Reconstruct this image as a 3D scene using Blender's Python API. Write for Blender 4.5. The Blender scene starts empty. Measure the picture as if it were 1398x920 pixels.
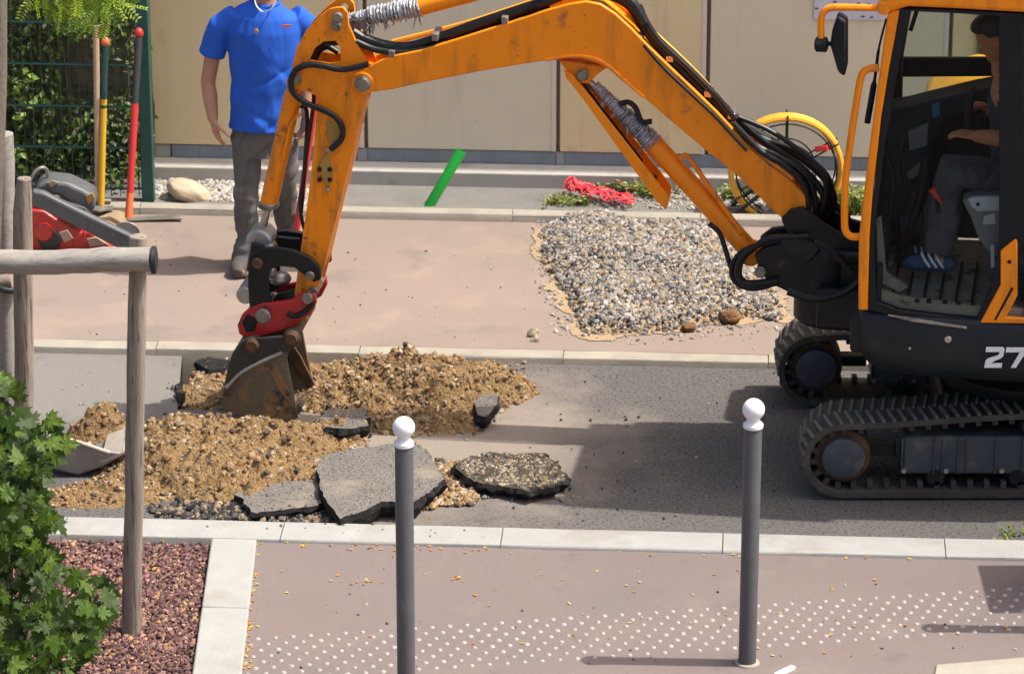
import bpy, bmesh, math, random
import numpy as np
from mathutils import Vector, Matrix, noise as mnoise

random.seed(7); RNG = np.random.default_rng(11)
scene = bpy.context.scene
COL = scene.collection

# ------------------------------------------------------------------ camera, sky, sun, exposure
PITCH = math.radians(21.0); CAM_H = 7.33; FPX = 5625.0; W0, H0 = 1398.0, 920.0
cd = bpy.data.cameras.new('camera'); cam = bpy.data.objects.new('camera', cd); COL.objects.link(cam)
cam.location = (0, 0, CAM_H); cam.rotation_euler = (math.pi/2 - PITCH, 0, 0)
cd.sensor_fit = 'HORIZONTAL'; cd.sensor_width = 36; cd.lens = 36*FPX/W0
cd.clip_start = 0.5; cd.clip_end = 2000
cd.dof.use_dof = True; cd.dof.focus_distance = 18.6; cd.dof.aperture_fstop = 8.0
scene.camera = cam

SUN_EL, SUN_AZ = 60.5, 2.5          # azimuth: degrees from +X towards the camera side
el, az = math.radians(SUN_EL), math.radians(SUN_AZ)
sdir = Vector((math.cos(el)*math.cos(az), -math.cos(el)*math.sin(az), math.sin(el)))
world = bpy.data.worlds.new('World'); scene.world = world; world.use_nodes = True
wn = world.node_tree.nodes; wl = world.node_tree.links
sky = wn.new('ShaderNodeTexSky'); sky.sky_type = 'NISHITA'; sky.sun_disc = False
sky.sun_elevation = el; sky.sun_rotation = math.radians(90 + SUN_AZ)
sky.altitude = 100; sky.air_density = 0.8; sky.dust_density = 6.0; sky.ozone_density = 1.0
wn['Background'].inputs[1].default_value = 0.15
wl.new(sky.outputs[0], wn['Background'].inputs[0])
sl = bpy.data.lights.new('sun', 'SUN'); so = bpy.data.objects.new('sun', sl); COL.objects.link(so)
sl.energy = 3.7; sl.angle = math.radians(0.6); sl.color = (1.0, 0.965, 0.90)
so.rotation_euler = sdir.to_track_quat('Z', 'Y').to_euler(); so.location = (6, 14, 12)
vs = scene.view_settings
vs.view_transform = 'Standard'; vs.look = 'None'; vs.gamma = 1.0; vs.use_curve_mapping = False
vs.exposure = 0.68
scene.render.engine = 'CYCLES'
scene.cycles.filter_width = 1.5
scene.cycles.max_bounces = 6; scene.cycles.transparent_max_bounces = 12
scene.cycles.caustics_reflective = False; scene.cycles.caustics_refractive = False
scene.cycles.use_denoising = True

# ------------------------------------------------------------------ surveying helpers (metres)
CAMP = np.array([0, 0, CAM_H])
_R = np.array([1., 0, 0]); _F = np.array([0, math.cos(PITCH), -math.sin(PITCH)]); _U = np.array([0, math.sin(PITCH), math.cos(PITCH)])
def ray(x, y): return _F + (x-W0/2)/FPX*_R - (y-H0/2)/FPX*_U
def P(x, y, z=0.0):                      # point on the level z
    d = ray(x, y); return CAMP + d*((z-CAM_H)/d[2])
def Q(x, y, Y):                          # point on the upright plane at depth Y
    d = ray(x, y); return CAMP + d*(Y/d[1])
T = math.radians(3.5); CT, ST = math.cos(T), math.sin(T)
def S(u, v, z=0.0): return np.array([u*CT + v*ST, -u*ST + v*CT, z])      # street frame
def uv(p): return (p[0]*CT - p[1]*ST, p[0]*ST + p[1]*CT)
def V(x, y, z): return uv(P(x, y, z))[1]
def Wl(x, y, v):                         # point on the street-parallel upright plane v
    d = ray(x, y); n = np.array([ST, CT, 0]); t = (v - CAMP@n)/(d@n); return CAMP + d*t
# excavator frame
EA = math.radians(9.0)
EG = P(1400, 622); EF = np.array([-math.cos(EA), math.sin(EA), 0]); EL = np.array([-math.sin(EA), -math.cos(EA), 0])
def E(s, l, z): return EG + EF*s + EL*l + np.array([0, 0, z])
def hp(x, y, off):
    d = ray(x, y); t = ((EG + EL*off - CAMP)@EL)/(d@EL); q = CAMP + d*t - EG
    return (float(q@EF), float(q[2]))
def hw(x, y, off): return E(*((lambda a: (a[0], off, a[1]))(hp(x, y, off))))

def vnoise(x, y, seed=0):                # smooth value noise
    r = np.random.default_rng(seed).random((64, 64))
    xi = np.floor(x).astype(int); yi = np.floor(y).astype(int); fx = x-xi; fy = y-yi
    fx = fx*fx*(3-2*fx); fy = fy*fy*(3-2*fy)
    g = lambda a, b: r[a % 64, b % 64]
    return (g(xi, yi)*(1-fx)+g(xi+1, yi)*fx)*(1-fy) + (g(xi, yi+1)*(1-fx)+g(xi+1, yi+1)*fx)*fy
def fbm(x, y, seed=0, o=4):
    s = 0; a = 1; t = 0
    for k in range(o):
        s = s + a*vnoise(x*2**k, y*2**k, seed+k); t += a; a *= .5
    return s/t

# ------------------------------------------------------------------ materials
def srgb(r, g, b):
    f = lambda c: (c/255/12.92 if c/255 <= .04045 else ((c/255+.055)/1.055)**2.4)
    return (f(r), f(g), f(b), 1)
def lin(r, g, b): return (r, g, b, 1)
MATS = {}
def mk(name, c1, c2=None, scale=6, rough=.6, metal=0, bump=0, bscale=80, spots=(), attr=None, coat=0, spec=.5, stretch=None, rvar=.0, subsurf=0, world=False, trans=0, detail=6):
    m = bpy.data.materials.new(name); m.use_nodes = True; n = m.node_tree.nodes; l = m.node_tree.links
    b = n['Principled BSDF']; b.inputs['Roughness'].default_value = rough; b.inputs['Metallic'].default_value = metal
    b.inputs['Coat Weight'].default_value = coat; b.inputs['Coat Roughness'].default_value = .15
    b.inputs['Specular IOR Level'].default_value = spec
    tc = n.new('ShaderNodeTexCoord'); src = tc.outputs['Object']
    if world:
        g = n.new('ShaderNodeNewGeometry'); src = g.outputs['Position']
    else:
        oi = n.new('ShaderNodeObjectInfo'); va = n.new('ShaderNodeVectorMath'); va.operation = 'ADD'
        ml = n.new('ShaderNodeMath'); ml.operation = 'MULTIPLY'; ml.inputs[1].default_value = 37
        l.new(oi.outputs['Random'], ml.inputs[0]); l.new(src, va.inputs[0]); l.new(ml.outputs[0], va.inputs[1]); src = va.outputs[0]
    if stretch:
        mp = n.new('ShaderNodeMapping'); mp.inputs['Scale'].default_value = stretch; l.new(src, mp.inputs['Vector']); src = mp.outputs[0]
    def nz(sc, det=detail, r=.6):
        t = n.new('ShaderNodeTexNoise'); t.inputs['Scale'].default_value = sc; t.inputs['Detail'].default_value = det
        t.inputs['Roughness'].default_value = r; l.new(src, t.inputs['Vector']); return t.outputs['Fac']
    def mix(f, a, bb, mode='MIX'):
        x = n.new('ShaderNodeMix'); x.data_type = 'RGBA'; x.blend_type = mode
        for s, vv in ((x.inputs[0], f), (x.inputs[6], a), (x.inputs[7], bb)):
            if hasattr(vv, 'links') or isinstance(vv, bpy.types.NodeSocket): l.new(vv, s)
            else: s.default_value = vv
        return x.outputs[2]
    def ramp(f, lo, hi):
        r = n.new('ShaderNodeMapRange'); r.inputs[1].default_value = lo; r.inputs[2].default_value = hi; l.new(f, r.inputs[0]); return r.outputs[0]
    cur = c1
    if attr:
        a = n.new('ShaderNodeAttribute'); a.attribute_name = attr; cur = a.outputs['Color']
        if c2 is not None: cur = mix(ramp(nz(scale), .3, .7), cur, mix(.5, cur, c2))
    elif c2 is not None: cur = mix(ramp(nz(scale), .32, .68), c1, c2)
    for sp_ in spots:
        sc_, ssc, lo, hi = sp_[:4]; keep = src
        if len(sp_) > 4:
            m2 = n.new('ShaderNodeMapping'); m2.inputs['Scale'].default_value = sp_[4]; l.new(src, m2.inputs['Vector']); src = m2.outputs[0]
        cur = mix(ramp(nz(ssc), lo, hi), cur, sc_); src = keep
    if isinstance(cur, bpy.types.NodeSocket): l.new(cur, b.inputs['Base Color'])
    else: b.inputs['Base Color'].default_value = cur
    if rvar:
        mr = n.new('ShaderNodeMapRange'); mr.inputs[1].default_value = .3; mr.inputs[2].default_value = .7
        mr.inputs[3].default_value = max(0, rough-rvar); mr.inputs[4].default_value = min(1, rough+rvar)
        l.new(nz(scale*1.7+3), mr.inputs[0]); l.new(mr.outputs[0], b.inputs['Roughness'])
    if bump:
        bn = n.new('ShaderNodeBump'); bn.inputs['Strength'].default_value = min(1, bump); bn.inputs['Distance'].default_value = .012*max(1, bump)
        l.new(nz(bscale, 4), bn.inputs['Height']); l.new(bn.outputs[0], b.inputs['Normal'])
    if trans:
        tr = n.new('ShaderNodeBsdfTranslucent'); mx = n.new('ShaderNodeMixShader'); mx.inputs[0].default_value = trans
        if isinstance(cur, bpy.types.NodeSocket): l.new(cur, tr.inputs[0])
        else: tr.inputs[0].default_value = cur
        l.new(b.outputs[0], mx.inputs[1]); l.new(tr.outputs[0], mx.inputs[2]); l.new(mx.outputs[0], n['Material Output'].inputs[0])
    MATS[name] = m; return m
def mglass(name, tint, refl=.08):
    m = bpy.data.materials.new(name); m.use_nodes = True; n = m.node_tree.nodes; l = m.node_tree.links
    n.remove(n['Principled BSDF']); t = n.new('ShaderNodeBsdfTransparent'); t.inputs[0].default_value = tint
    g = n.new('ShaderNodeBsdfGlossy'); g.inputs['Roughness'].default_value = .04; x = n.new('ShaderNodeMixShader')
    fr = n.new('ShaderNodeFresnel'); fr.inputs[0].default_value = 1.16
    l.new(fr.outputs[0], x.inputs[0]); l.new(t.outputs[0], x.inputs[1]); l.new(g.outputs[0], x.inputs[2]); l.new(x.outputs[0], n['Material Output'].inputs[0])
    MATS[name] = m; return m

# ------------------------------------------------------------------ mesh helpers
ORG = {}
class MB:
    def __init__(s): s.v = []; s.f = []; s.mi = []; s.c = []
    def add(s, vs_, fs, mi=0, col=None):
        o = len(s.v); s.v.extend([tuple(map(float, q)) for q in vs_]); s.f.extend([tuple(o+i for i in f) for f in fs]); s.mi.extend([mi]*len(fs))
        if col is not None: s.c.extend([col]*len(vs_))
        return s
    def box(s, c, size, ax=None, mi=0):
        c = np.array(c, float); h = np.array(size, float)/2
        ax = np.eye(3) if ax is None else np.array(ax, float)
        vs_ = [c + ax[0]*h[0]*i + ax[1]*h[1]*j + ax[2]*h[2]*k for i in (-1, 1) for j in (-1, 1) for k in (-1, 1)]
        return s.add(vs_, [(0,1,3,2),(4,6,7,5),(0,4,5,1),(2,3,7,6),(0,2,6,4),(1,5,7,3)], mi)
    def prism(s, outline, d, mi=0, side=None):      # outline: world points in a plane; d: world thickness vector
        o = [np.array(q, float) for q in outline]; d = np.array(d, float); n = len(o)
        nrm = sum(np.cross(o[i]-o[0], o[(i+1) % n]-o[0]) for i in range(n))
        if nrm@d > 0: o = o[::-1]
        b = [q+d for q in o]; k = len(s.v); s.v.extend([tuple(q) for q in o+b])
        s.f.append(tuple(k+i for i in range(n))); s.f.append(tuple(k+n+i for i in range(n))[::-1]); s.mi += [mi, mi]
        for i in range(n):
            j = (i+1) % n; s.f.append((k+j, k+i, k+n+i, k+n+j)); s.mi.append(mi if side is None else side)
        return s
    def tube(s, pts, r, n=10, mi=0, caps=True, flat=None):
        pts = [np.array(q, float) for q in pts]; m = len(pts); rs = [r]*m if np.isscalar(r) else list(r)
        k = len(s.v); up = None
        for i in range(m):
            t = pts[min(i+1, m-1)]-pts[max(i-1, 0)]; t = t/(np.linalg.norm(t)+1e-12)
            if up is None:
                up = np.cross(t, [0, 0, 1.]) if abs(t[2]) < .9 else np.cross(t, [0, 1., 0])
                if flat is not None: up = np.array(flat, float)
            up = up - t*(up@t); up /= np.linalg.norm(up)+1e-12; w = np.cross(t, up)
            rr = rs[i] if not np.isscalar(rs[i]) else (rs[i], rs[i])
            for j in range(n):
                a = 2*math.pi*j/n; s.v.append(tuple(pts[i] + up*math.cos(a)*rr[0] + w*math.sin(a)*rr[1]))
        for i in range(m-1):
            for j in range(n):
                s.f.append((k+i*n+j, k+i*n+(j+1) % n, k+(i+1)*n+(j+1) % n, k+(i+1)*n+j)); s.mi.append(mi)
        if caps:
            s.f.append(tuple(k+j for j in range(n))[::-1]); s.f.append(tuple(k+(m-1)*n+j for j in range(n))); s.mi += [mi, mi]
        return s
    def lathe(s, base, axis, prof, n=24, mi=0):      # prof: (distance along axis, radius)
        base = np.array(base, float); axis = np.array(axis, float); axis /= np.linalg.norm(axis)
        pts = [base+axis*h for h, _ in prof]; u = np.cross(axis, [0, 0, 1.]) if abs(axis[2]) < .9 else np.array([1., 0, 0])
        u /= np.linalg.norm(u); w = np.cross(axis, u); k = len(s.v)
        for (h, r), q in zip(prof, pts):
            for j in range(n):
                a = 2*math.pi*j/n; s.v.append(tuple(q+(u*math.cos(a)+w*math.sin(a))*r))
        for i in range(len(prof)-1):
            for j in range(n): s.f.append((k+i*n+j, k+i*n+(j+1) % n, k+(i+1)*n+(j+1) % n, k+(i+1)*n+j)); s.mi.append(mi)
        s.f.append(tuple(k+j for j in range(n))[::-1]); s.f.append(tuple(k+(len(prof)-1)*n+j for j in range(n))); s.mi += [mi, mi]
        return s
    def ell(s, c, r, ax=None, nu=14, nv=9, mi=0):
        c = np.array(c, float); ax = np.eye(3) if ax is None else np.array(ax, float); k = len(s.v)
        for i in range(nv+1):
            th = math.pi*i/nv
            for j in range(nu):
                ph = 2*math.pi*j/nu
                s.v.append(tuple(c + ax[0]*r[0]*math.sin(th)*math.cos(ph) + ax[1]*r[1]*math.sin(th)*math.sin(ph) + ax[2]*r[2]*math.cos(th)))
        for i in range(nv):
            for j in range(nu): s.f.append((k+i*nu+j, k+(i+1)*nu+j, k+(i+1)*nu+(j+1) % nu, k+i*nu+(j+1) % nu)); s.mi.append(mi)
        return s
    def build(s, name, mat, parent=None, smooth=30, bevel=0, origin=None, seg=2):
        me = bpy.data.meshes.new(name)
        v = np.array(s.v); o = v.mean(0) if origin is None else np.array(origin, float)
        me.from_pydata((v-o).tolist(), [], s.f)
        for m in (mat if isinstance(mat, (list, tuple)) else [mat]): me.materials.append(MATS[m])
        if any(s.mi): me.polygons.foreach_set('material_index', s.mi)
        if s.c:
            ca = me.color_attributes.new('Col', 'FLOAT_COLOR', 'POINT'); ca.data.foreach_set('color', np.array(s.c, dtype=np.float32).ravel())
        me.update()
        if smooth: finish(me, smooth)
        return put(name, me, o, parent, bevel, seg)
def finish(me, ang):
    bm = bmesh.new(); bm.from_mesh(me)
    if len(bm.faces) < 60000: bmesh.ops.recalc_face_normals(bm, faces=bm.faces)
    bm.to_mesh(me); bm.free()
    me.polygons.foreach_set('use_smooth', [True]*len(me.polygons))
    me.set_sharp_from_angle(angle=math.radians(ang))
def put(name, me, o, parent=None, bevel=0, seg=2):
    ob = bpy.data.objects.new(name, me); COL.objects.link(ob); o = np.array(o, float)
    ORG[ob.name] = o
    if parent is not None: ob.parent = parent; ob.location = tuple(o - ORG[parent.name])
    else: ob.location = tuple(o)
    if bevel:
        b = ob.modifiers.new('bevel', 'BEVEL'); b.width = bevel; b.segments = seg; b.limit_method = 'ANGLE'; b.angle_limit = math.radians(35); b.harden_normals = False
    return ob
def thing(name, loc, label, cat, group=None, kind=None):
    e = bpy.data.objects.new(name, None); COL.objects.link(e); e.location = tuple(map(float, loc)); ORG[e.name] = np.array(loc, float); e.empty_display_size = .1
    return tag(e, label, cat, group, kind)
def tag(o, label=None, cat=None, group=None, kind=None):
    for k, v_ in (('label', label), ('category', cat), ('group', group), ('kind', kind)):
        if v_ is not None: o[k] = v_
    return o
def struct(o): o['kind'] = 'structure'; return o
def spline(pts, n=8):
    p = [np.array(q, float) for q in pts]; p = [2*p[0]-p[1]]+p+[2*p[-1]-p[-2]]; out = []
    for i in range(1, len(p)-2):
        for k in range(n):
            t = k/n; out.append(.5*((2*p[i])+(-p[i-1]+p[i+1])*t+(2*p[i-1]-5*p[i]+4*p[i+1]-p[i+2])*t*t+(-p[i-1]+3*p[i]-3*p[i+1]+p[i+2])*t**3))
    return out+[p[-2]]
_PH = (1+5**.5)/2
ICO_V = np.array([(-1,_PH,0),(1,_PH,0),(-1,-_PH,0),(1,-_PH,0),(0,-1,_PH),(0,1,_PH),(0,-1,-_PH),(0,1,-_PH),(_PH,0,-1),(_PH,0,1),(-_PH,0,-1),(-_PH,0,1)])/math.sqrt(1+_PH*_PH)
ICO_F = np.array([(0,11,5),(0,5,1),(0,1,7),(0,7,10),(0,10,11),(1,5,9),(5,11,4),(11,10,2),(10,7,6),(7,1,8),(3,9,4),(3,4,2),(3,2,6),(3,6,8),(3,8,9),(4,9,5),(2,4,11),(6,2,10),(8,6,7),(9,8,1)])
def stones(name, pos, size, cols, mat, parent=None, flat=.7, jit=.35, smooth=0, rng=None):
    """many small irregular stones as one mesh"""
    rng = rng or RNG; pos = np.array(pos); n = len(pos); size = np.array(size)
    v = ICO_V[None]*(1+rng.uniform(-jit, jit, (n, 12, 1)))
    sc = np.stack([rng.uniform(.75, 1.35, n), rng.uniform(.75, 1.2, n), rng.uniform(flat*.7, flat*1.25, n)], 1)
    v = v*sc[:, None]
    ang = rng.uniform(0, 2*math.pi, (n, 3)); ang[:, 1:] *= .12
    for k, (i, j) in enumerate(((0, 1), (0, 2), (1, 2))):
        c, s_ = np.cos(ang[:, k])[:, None], np.sin(ang[:, k])[:, None]
        a, b = v[:, :, i].copy(), v[:, :, j].copy(); v[:, :, i] = a*c-b*s_; v[:, :, j] = a*s_+b*c
    v = v*size[:, None, None] + pos[:, None]
    f = (ICO_F[None] + (np.arange(n)*12)[:, None, None]).reshape(-1, 3); o = pos.mean(0)
    me = bpy.data.meshes.new(name); me.from_pydata((v.reshape(-1, 3)-o).tolist(), [], f.tolist()); me.materials.append(MATS[mat])
    ca = me.color_attributes.new('Col', 'FLOAT_COLOR', 'POINT')
    cc = np.repeat(np.concatenate([np.array(cols), np.ones((n, 1))], 1), 12, 0).astype(np.float32); ca.data.foreach_set('color', cc.ravel())
    if smooth: me.polygons.foreach_set('use_smooth', [True]*len(me.polygons))
    me.update(); return put(name, me, o, parent)
def pick(pal, n, rng=None, var=.18):
    rng = rng or RNG; pal = np.array([p[:3] for p in pal]); i = rng.integers(0, len(pal), n)
    return np.clip(pal[i]*rng.uniform(1-var, 1+var, (n, 1)), 0, 1)
def inpoly(x, y, poly):
    x = np.asarray(x); y = np.asarray(y); r = np.zeros(x.shape, bool); n = len(poly)
    for i in range(n):
        x1, y1 = poly[i]; x2, y2 = poly[(i+1) % n]
        c = ((y1 > y) != (y2 > y)) & (x < (x2-x1)*(y-y1)/((y2-y1) or 1e-9)+x1); r ^= c
    return r
# ------------------------------------------------------------------ material library
mk('asphalt', lin(.112,.104,.098), lin(.138,.127,.118), scale=1.3, rough=.95, spec=.2, bump=.6, bscale=230, world=True,
   spots=[(lin(.07,.065,.061), .9, .60, .74), (lin(.055,.051,.048), 60, .50, .64), (lin(.21,.19,.17), 80, .56, .68)])
def dust_patch(mat, centre, radius, col, amount):            # fine soil trodden over the road round the dig
    n = mat.node_tree.nodes; l = mat.node_tree.links; b = n['Principled BSDF']; src = b.inputs['Base Color'].links[0].from_socket
    g = n.new('ShaderNodeNewGeometry'); vm = n.new('ShaderNodeVectorMath'); vm.operation = 'SUBTRACT'; l.new(g.outputs['Position'], vm.inputs[0]); vm.inputs[1].default_value = centre
    sc = n.new('ShaderNodeVectorMath'); sc.operation = 'DIVIDE'; l.new(vm.outputs[0], sc.inputs[0]); sc.inputs[1].default_value = radius
    ln = n.new('ShaderNodeVectorMath'); ln.operation = 'LENGTH'; l.new(sc.outputs[0], ln.inputs[0])
    t = n.new('ShaderNodeTexNoise'); t.inputs['Scale'].default_value = 3.2; t.inputs['Detail'].default_value = 7; t.inputs['Roughness'].default_value = .65; l.new(g.outputs['Position'], t.inputs['Vector'])
    ad = n.new('ShaderNodeMath'); ad.operation = 'MULTIPLY_ADD'; l.new(t.outputs['Fac'], ad.inputs[0]); ad.inputs[1].default_value = 1.5; l.new(ln.outputs['Value'], ad.inputs[2])
    mr = n.new('ShaderNodeMapRange'); l.new(ad.outputs[0], mr.inputs[0]); mr.inputs[1].default_value = 1.35; mr.inputs[2].default_value = 2.15; mr.inputs[3].default_value = amount; mr.inputs[4].default_value = 0
    x = n.new('ShaderNodeMix'); x.data_type = 'RGBA'; l.new(mr.outputs[0], x.inputs[0]); l.new(src, x.inputs[6]); x.inputs[7].default_value = col; l.new(x.outputs[2], b.inputs['Base Color'])
dust_patch(MATS['asphalt'], tuple(P(540, 600)), (.95, .85, 1), lin(.285,.238,.192), .95)
dust_patch(MATS['asphalt'], tuple(P(120, 525)), (.85, .55, 1), lin(.22,.20,.18), .9)
mk('asphalt_cut', lin(.010,.010,.010), lin(.028,.026,.024), scale=30, rough=.9, spec=.2, bump=.8, bscale=90)
mk('asphalt_crust', lin(.035,.031,.027), lin(.085,.07,.053), scale=16, rough=.95, spec=.2, bump=1, bscale=70, spots=[(lin(.17,.13,.09), 22, .55, .66), (lin(.015,.015,.015), 14, .58, .68)])
mk('asphalt_top', lin(.17,.155,.14), lin(.205,.185,.165), scale=6, rough=.95, spec=.2, bump=1, bscale=130, spots=[(lin(.075,.068,.06), 75, .52, .62), (lin(.30,.265,.225), 110, .56, .66), (lin(.30,.25,.19), 4, .56, .72)])
mk('asphalt_patch', lin(.25,.225,.20), lin(.28,.25,.22), scale=4, rough=.9, bump=.5, bscale=220, world=True, spots=[(lin(.15,.145,.14), 150, .58, .68)])
mk('pink_paving', lin(0.157,0.122,0.110), lin(0.173,0.135,0.122), scale=1.6, rough=.88, bump=.25, bscale=260, world=True,
   spots=[(lin(0.145,0.116,0.107), .8, .48, .66), (lin(0.232,0.191,0.171), 110, .60, .70), (lin(0.092,0.071,0.064), 80, .62, .70), (lin(0.190,0.153,0.130), 2.1, .58, .76), (lin(0.105,0.082,0.073), 2.8, .62, .80), (lin(0.211,0.184,0.168), 5, .70, .76, (.3, 3, 1))])
mk('pink_paving_far', lin(0.250,0.191,0.155), lin(0.222,0.172,0.141), scale=1.2, rough=.9, bump=.2, bscale=220, world=True,
   spots=[(lin(0.312,0.230,0.172), 1.7, .54, .75), (lin(0.175,0.138,0.115), 2.6, .56, .74), (lin(0.293,0.235,0.195), 90, .60, .70), (lin(0.208,0.166,0.141), 60, .68, .74)])
mk('kerb_pale', lin(0.326,0.320,0.297), lin(0.285,0.279,0.256), scale=7, rough=.85, bump=.35, bscale=150, spots=[(lin(0.250,0.226,0.189), 3.0, .56, .74), (lin(0.205,0.196,0.182), 120, .62, .74)])
mk('kerb_worn', lin(0.350,0.313,0.248), lin(0.276,0.248,0.198), scale=5, rough=.88, bump=.4, bscale=120, spots=[(lin(0.258,0.230,0.184), 4, .58, .75)])
mk('soil_ground', lin(.16,.12,.085), lin(.22,.17,.12), scale=4, rough=.95, bump=1, bscale=60, world=True)
mk('bed_grit', lin(.225,.21,.185), lin(.175,.165,.148), scale=5, rough=.95, bump=.8, bscale=140, world=True)
mk('panel_grey', lin(0.672,0.609,0.450), lin(0.636,0.575,0.419), scale=1.2, rough=.8, bump=.12, bscale=140, spots=[(lin(0.582,0.490,0.357), 2.2, .56, .78, (4, 4, .35)), (lin(0.472,0.403,0.276), 9, .68, .80), (lin(0.663,0.575,0.424), 1.1, .5, .8)])
mk('panel_yellow', lin(0.740,0.606,0.354), lin(0.682,0.552,0.313), scale=1.3, rough=.8, bump=.12, bscale=140, spots=[(lin(.58,.44,.26), 2.2, .56, .78, (4, 4, .35)), (lin(0.492,0.382,0.193), 5, .60, .8)])
mk('panel_edge', lin(.62,.58,.50), rough=.7)
mk('joint_dark', lin(.32,.245,.185), rough=.9)
mk('concrete', lin(.44,.415,.365), lin(.38,.36,.32), scale=4, rough=.88, bump=.3, bscale=120, spots=[(lin(.27,.25,.22), 6, .56, .75)])
mk('vent_blue', lin(.22,.255,.29), lin(.18,.21,.24), scale=8, rough=.4, bump=.15, bscale=120, spots=[(lin(.25,.25,.23), 14, .6, .75)])
mk('vent_frame', lin(.28,.29,.29), rough=.55)
mk('fence_green', lin(.010,.075,.062), lin(.016,.09,.075), scale=20, rough=.4)
mk('backdrop_soil', lin(.10,.10,.05), lin(.24,.21,.14), scale=22, rough=.95, bump=1, bscale=30)
mk('hedge_leaf', None, attr='Col', rough=.55, trans=.25)
mk('leaf_attr', None, attr='Col', rough=.5, trans=.35)
mk('maple_leaf', lin(0.047,0.095,0.006), lin(0.072,0.126,0.009), scale=9, rough=.55, spec=.25, trans=.25)
mk('maple_leaf_pale', lin(0.102,0.152,0.015), lin(0.072,0.122,0.015), scale=9, rough=.55, spec=.25, trans=.25)
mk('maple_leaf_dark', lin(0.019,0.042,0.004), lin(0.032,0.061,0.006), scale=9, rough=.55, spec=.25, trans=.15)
mk('stone_attr', None, attr='Col', c2=lin(.10,.09,.08), scale=60, rough=.85, bump=.3, bscale=120)
mk('chip_attr', None, attr='Col', rough=.9)
mk('soil', lin(0.237,0.145,0.063), lin(0.294,0.186,0.086), scale=11, rough=.97, spec=.15, bump=1.6, bscale=85, world=True, spots=[(lin(0.142,0.078,0.036), 24, .54, .68), (lin(0.342,0.230,0.121), 60, .56, .68), (lin(0.399,0.323,0.210), 130, .62, .70)])
mk('sand', lin(.38,.27,.15), lin(.31,.225,.14), scale=20, rough=.97, bump=.6, bscale=160)
mk('bark', lin(.14,.11,.085), lin(.22,.18,.14), scale=9, rough=.92, bump=.8, bscale=60, stretch=(4, 4, .5))
mk('stake_wood', lin(.22,.175,.135), lin(.33,.275,.22), scale=9, rough=.88, bump=.6, bscale=70, stretch=(5, 5, .35), spots=[(lin(.11,.085,.065), 12, .54, .64), (lin(.42,.29,.19), 5, .56, .70), (lin(.05,.04,.03), 20, .66, .70, (1, 1, 2))])
mk('rail_wood', lin(.25,.225,.195), lin(.36,.325,.28), scale=8, rough=.88, bump=.5, bscale=60, stretch=(.35, 5, 5), spots=[(lin(.19,.16,.13), 9, .58, .7)])
mk('rubber_black', lin(.012,.012,.012), rough=.6)

# ------------------------------------------------------------------ the ground
UL, UR = -30.0, 30.0
Z_NK, Z_NP, Z_FP, Z_BK, Z_BED = .062, .046, .032, .078, .048
v_nk0 = V(700, 744, Z_NK); v_nk1 = V(700, 719, Z_NK)
v_fk0 = V(300, 487, 0.0); v_fk1 = v_fk0 + .11
v_bk0 = V(540, 300, Z_FP); v_bk1 = v_bk0 + .10
v_w0 = V(420, 251, Z_BED)                                   # face of the concrete footing
Z_LEDGE = float(Wl(600, 235, v_w0)[2]); v_w1 = V(600, 222, Z_LEDGE)   # wall face above the ledge
Z_PAN = float(Wl(600, 203.5, v_w1)[2])
def sheet(name, quad, z, mat):
    m = MB(); m.add([S(u, v, z) for u, v in quad], [tuple(range(len(quad)))]); return struct(m.build(name, mat, smooth=0))
m = MB(); m.add([(-300, -250, -.32), (300, -250, -.32), (300, 400, -.32), (-300, 400, -.32)], [(0, 1, 2, 3)]); struct(m.build('ground', 'soil_ground', smooth=0))
# trench cut in the road
tu0 = uv(P(247, 490))[0]; tu0b = uv(P(241, 562))[0]; tu1 = uv(P(655, 520))[0]; tv0 = v_fk0 - .70; tv1 = v_fk0 - .002; TD = -.15
m = MB()
m.add([S(UL, v_nk1), S(tu0b, v_nk1), S(tu0b, tv0), S(tu0, v_fk0), S(UL, v_fk0)], [(0, 1, 2, 3, 4)])
for (a, b, c, d) in ((tu1, UR, v_nk1, v_fk0), (tu0b, tu1, v_nk1, tv0)):
    m.add([S(a, c), S(b, c), S(b, d), S(a, d)], [(0, 1, 2, 3)])
struct(m.build('road', 'asphalt', smooth=0))
m = MB()
cut = [(tu0, tv1), (tu0b, tv0), (tu1, tv0), (tu1, tv1)]
for (a, b) in zip(cut[:-1], cut[1:]):
    m.add([S(*a, 0), S(*b, 0), S(*b, TD-.03), S(*a, TD-.03)], [(0, 1, 2, 3)])
struct(m.build('trench_side', 'asphalt_cut', smooth=0))
m = MB(); m.add([S(min(tu0, tu0b), tv0, TD), S(tu1, tv0, TD), S(tu1, v_fk0, TD), S(min(tu0, tu0b), v_fk0, TD)], [(0, 1, 2, 3)]); struct(m.build('trench_floor', 'soil', smooth=0))
# a paler repair patch in the road, left of the cut
pu = uv(P(150, 528))[0]; m = MB()
m.add([S(pu-.0, v_fk0-.62, .004), S(tu0, v_fk0-.66, .004), S(tu0, v_fk0-.01, .004), S(pu-1.6, v_fk0-.01, .004), S(pu-1.6, v_fk0-.40, .004)], [(0, 1, 2, 3, 4)]); m = None

pk_l0 = P(289, 731, Z_NK); pk_l1 = P(262, 920, Z_NK); pk_r0 = P(351, 731, Z_NK); pk_r1 = P(330, 920, Z_NK)
bu1 = uv(pk_r0)[0]; bu0 = uv(pk_l0)[0]
def ext(a, b, t): return a + (b-a)*t
def far_near(a, b, v):                                        # run the line a-b on to street line v
    va, vb = uv(a)[1], uv(b)[1]; return uv(ext(a, b, (v-va)/(vb-va)))
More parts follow.
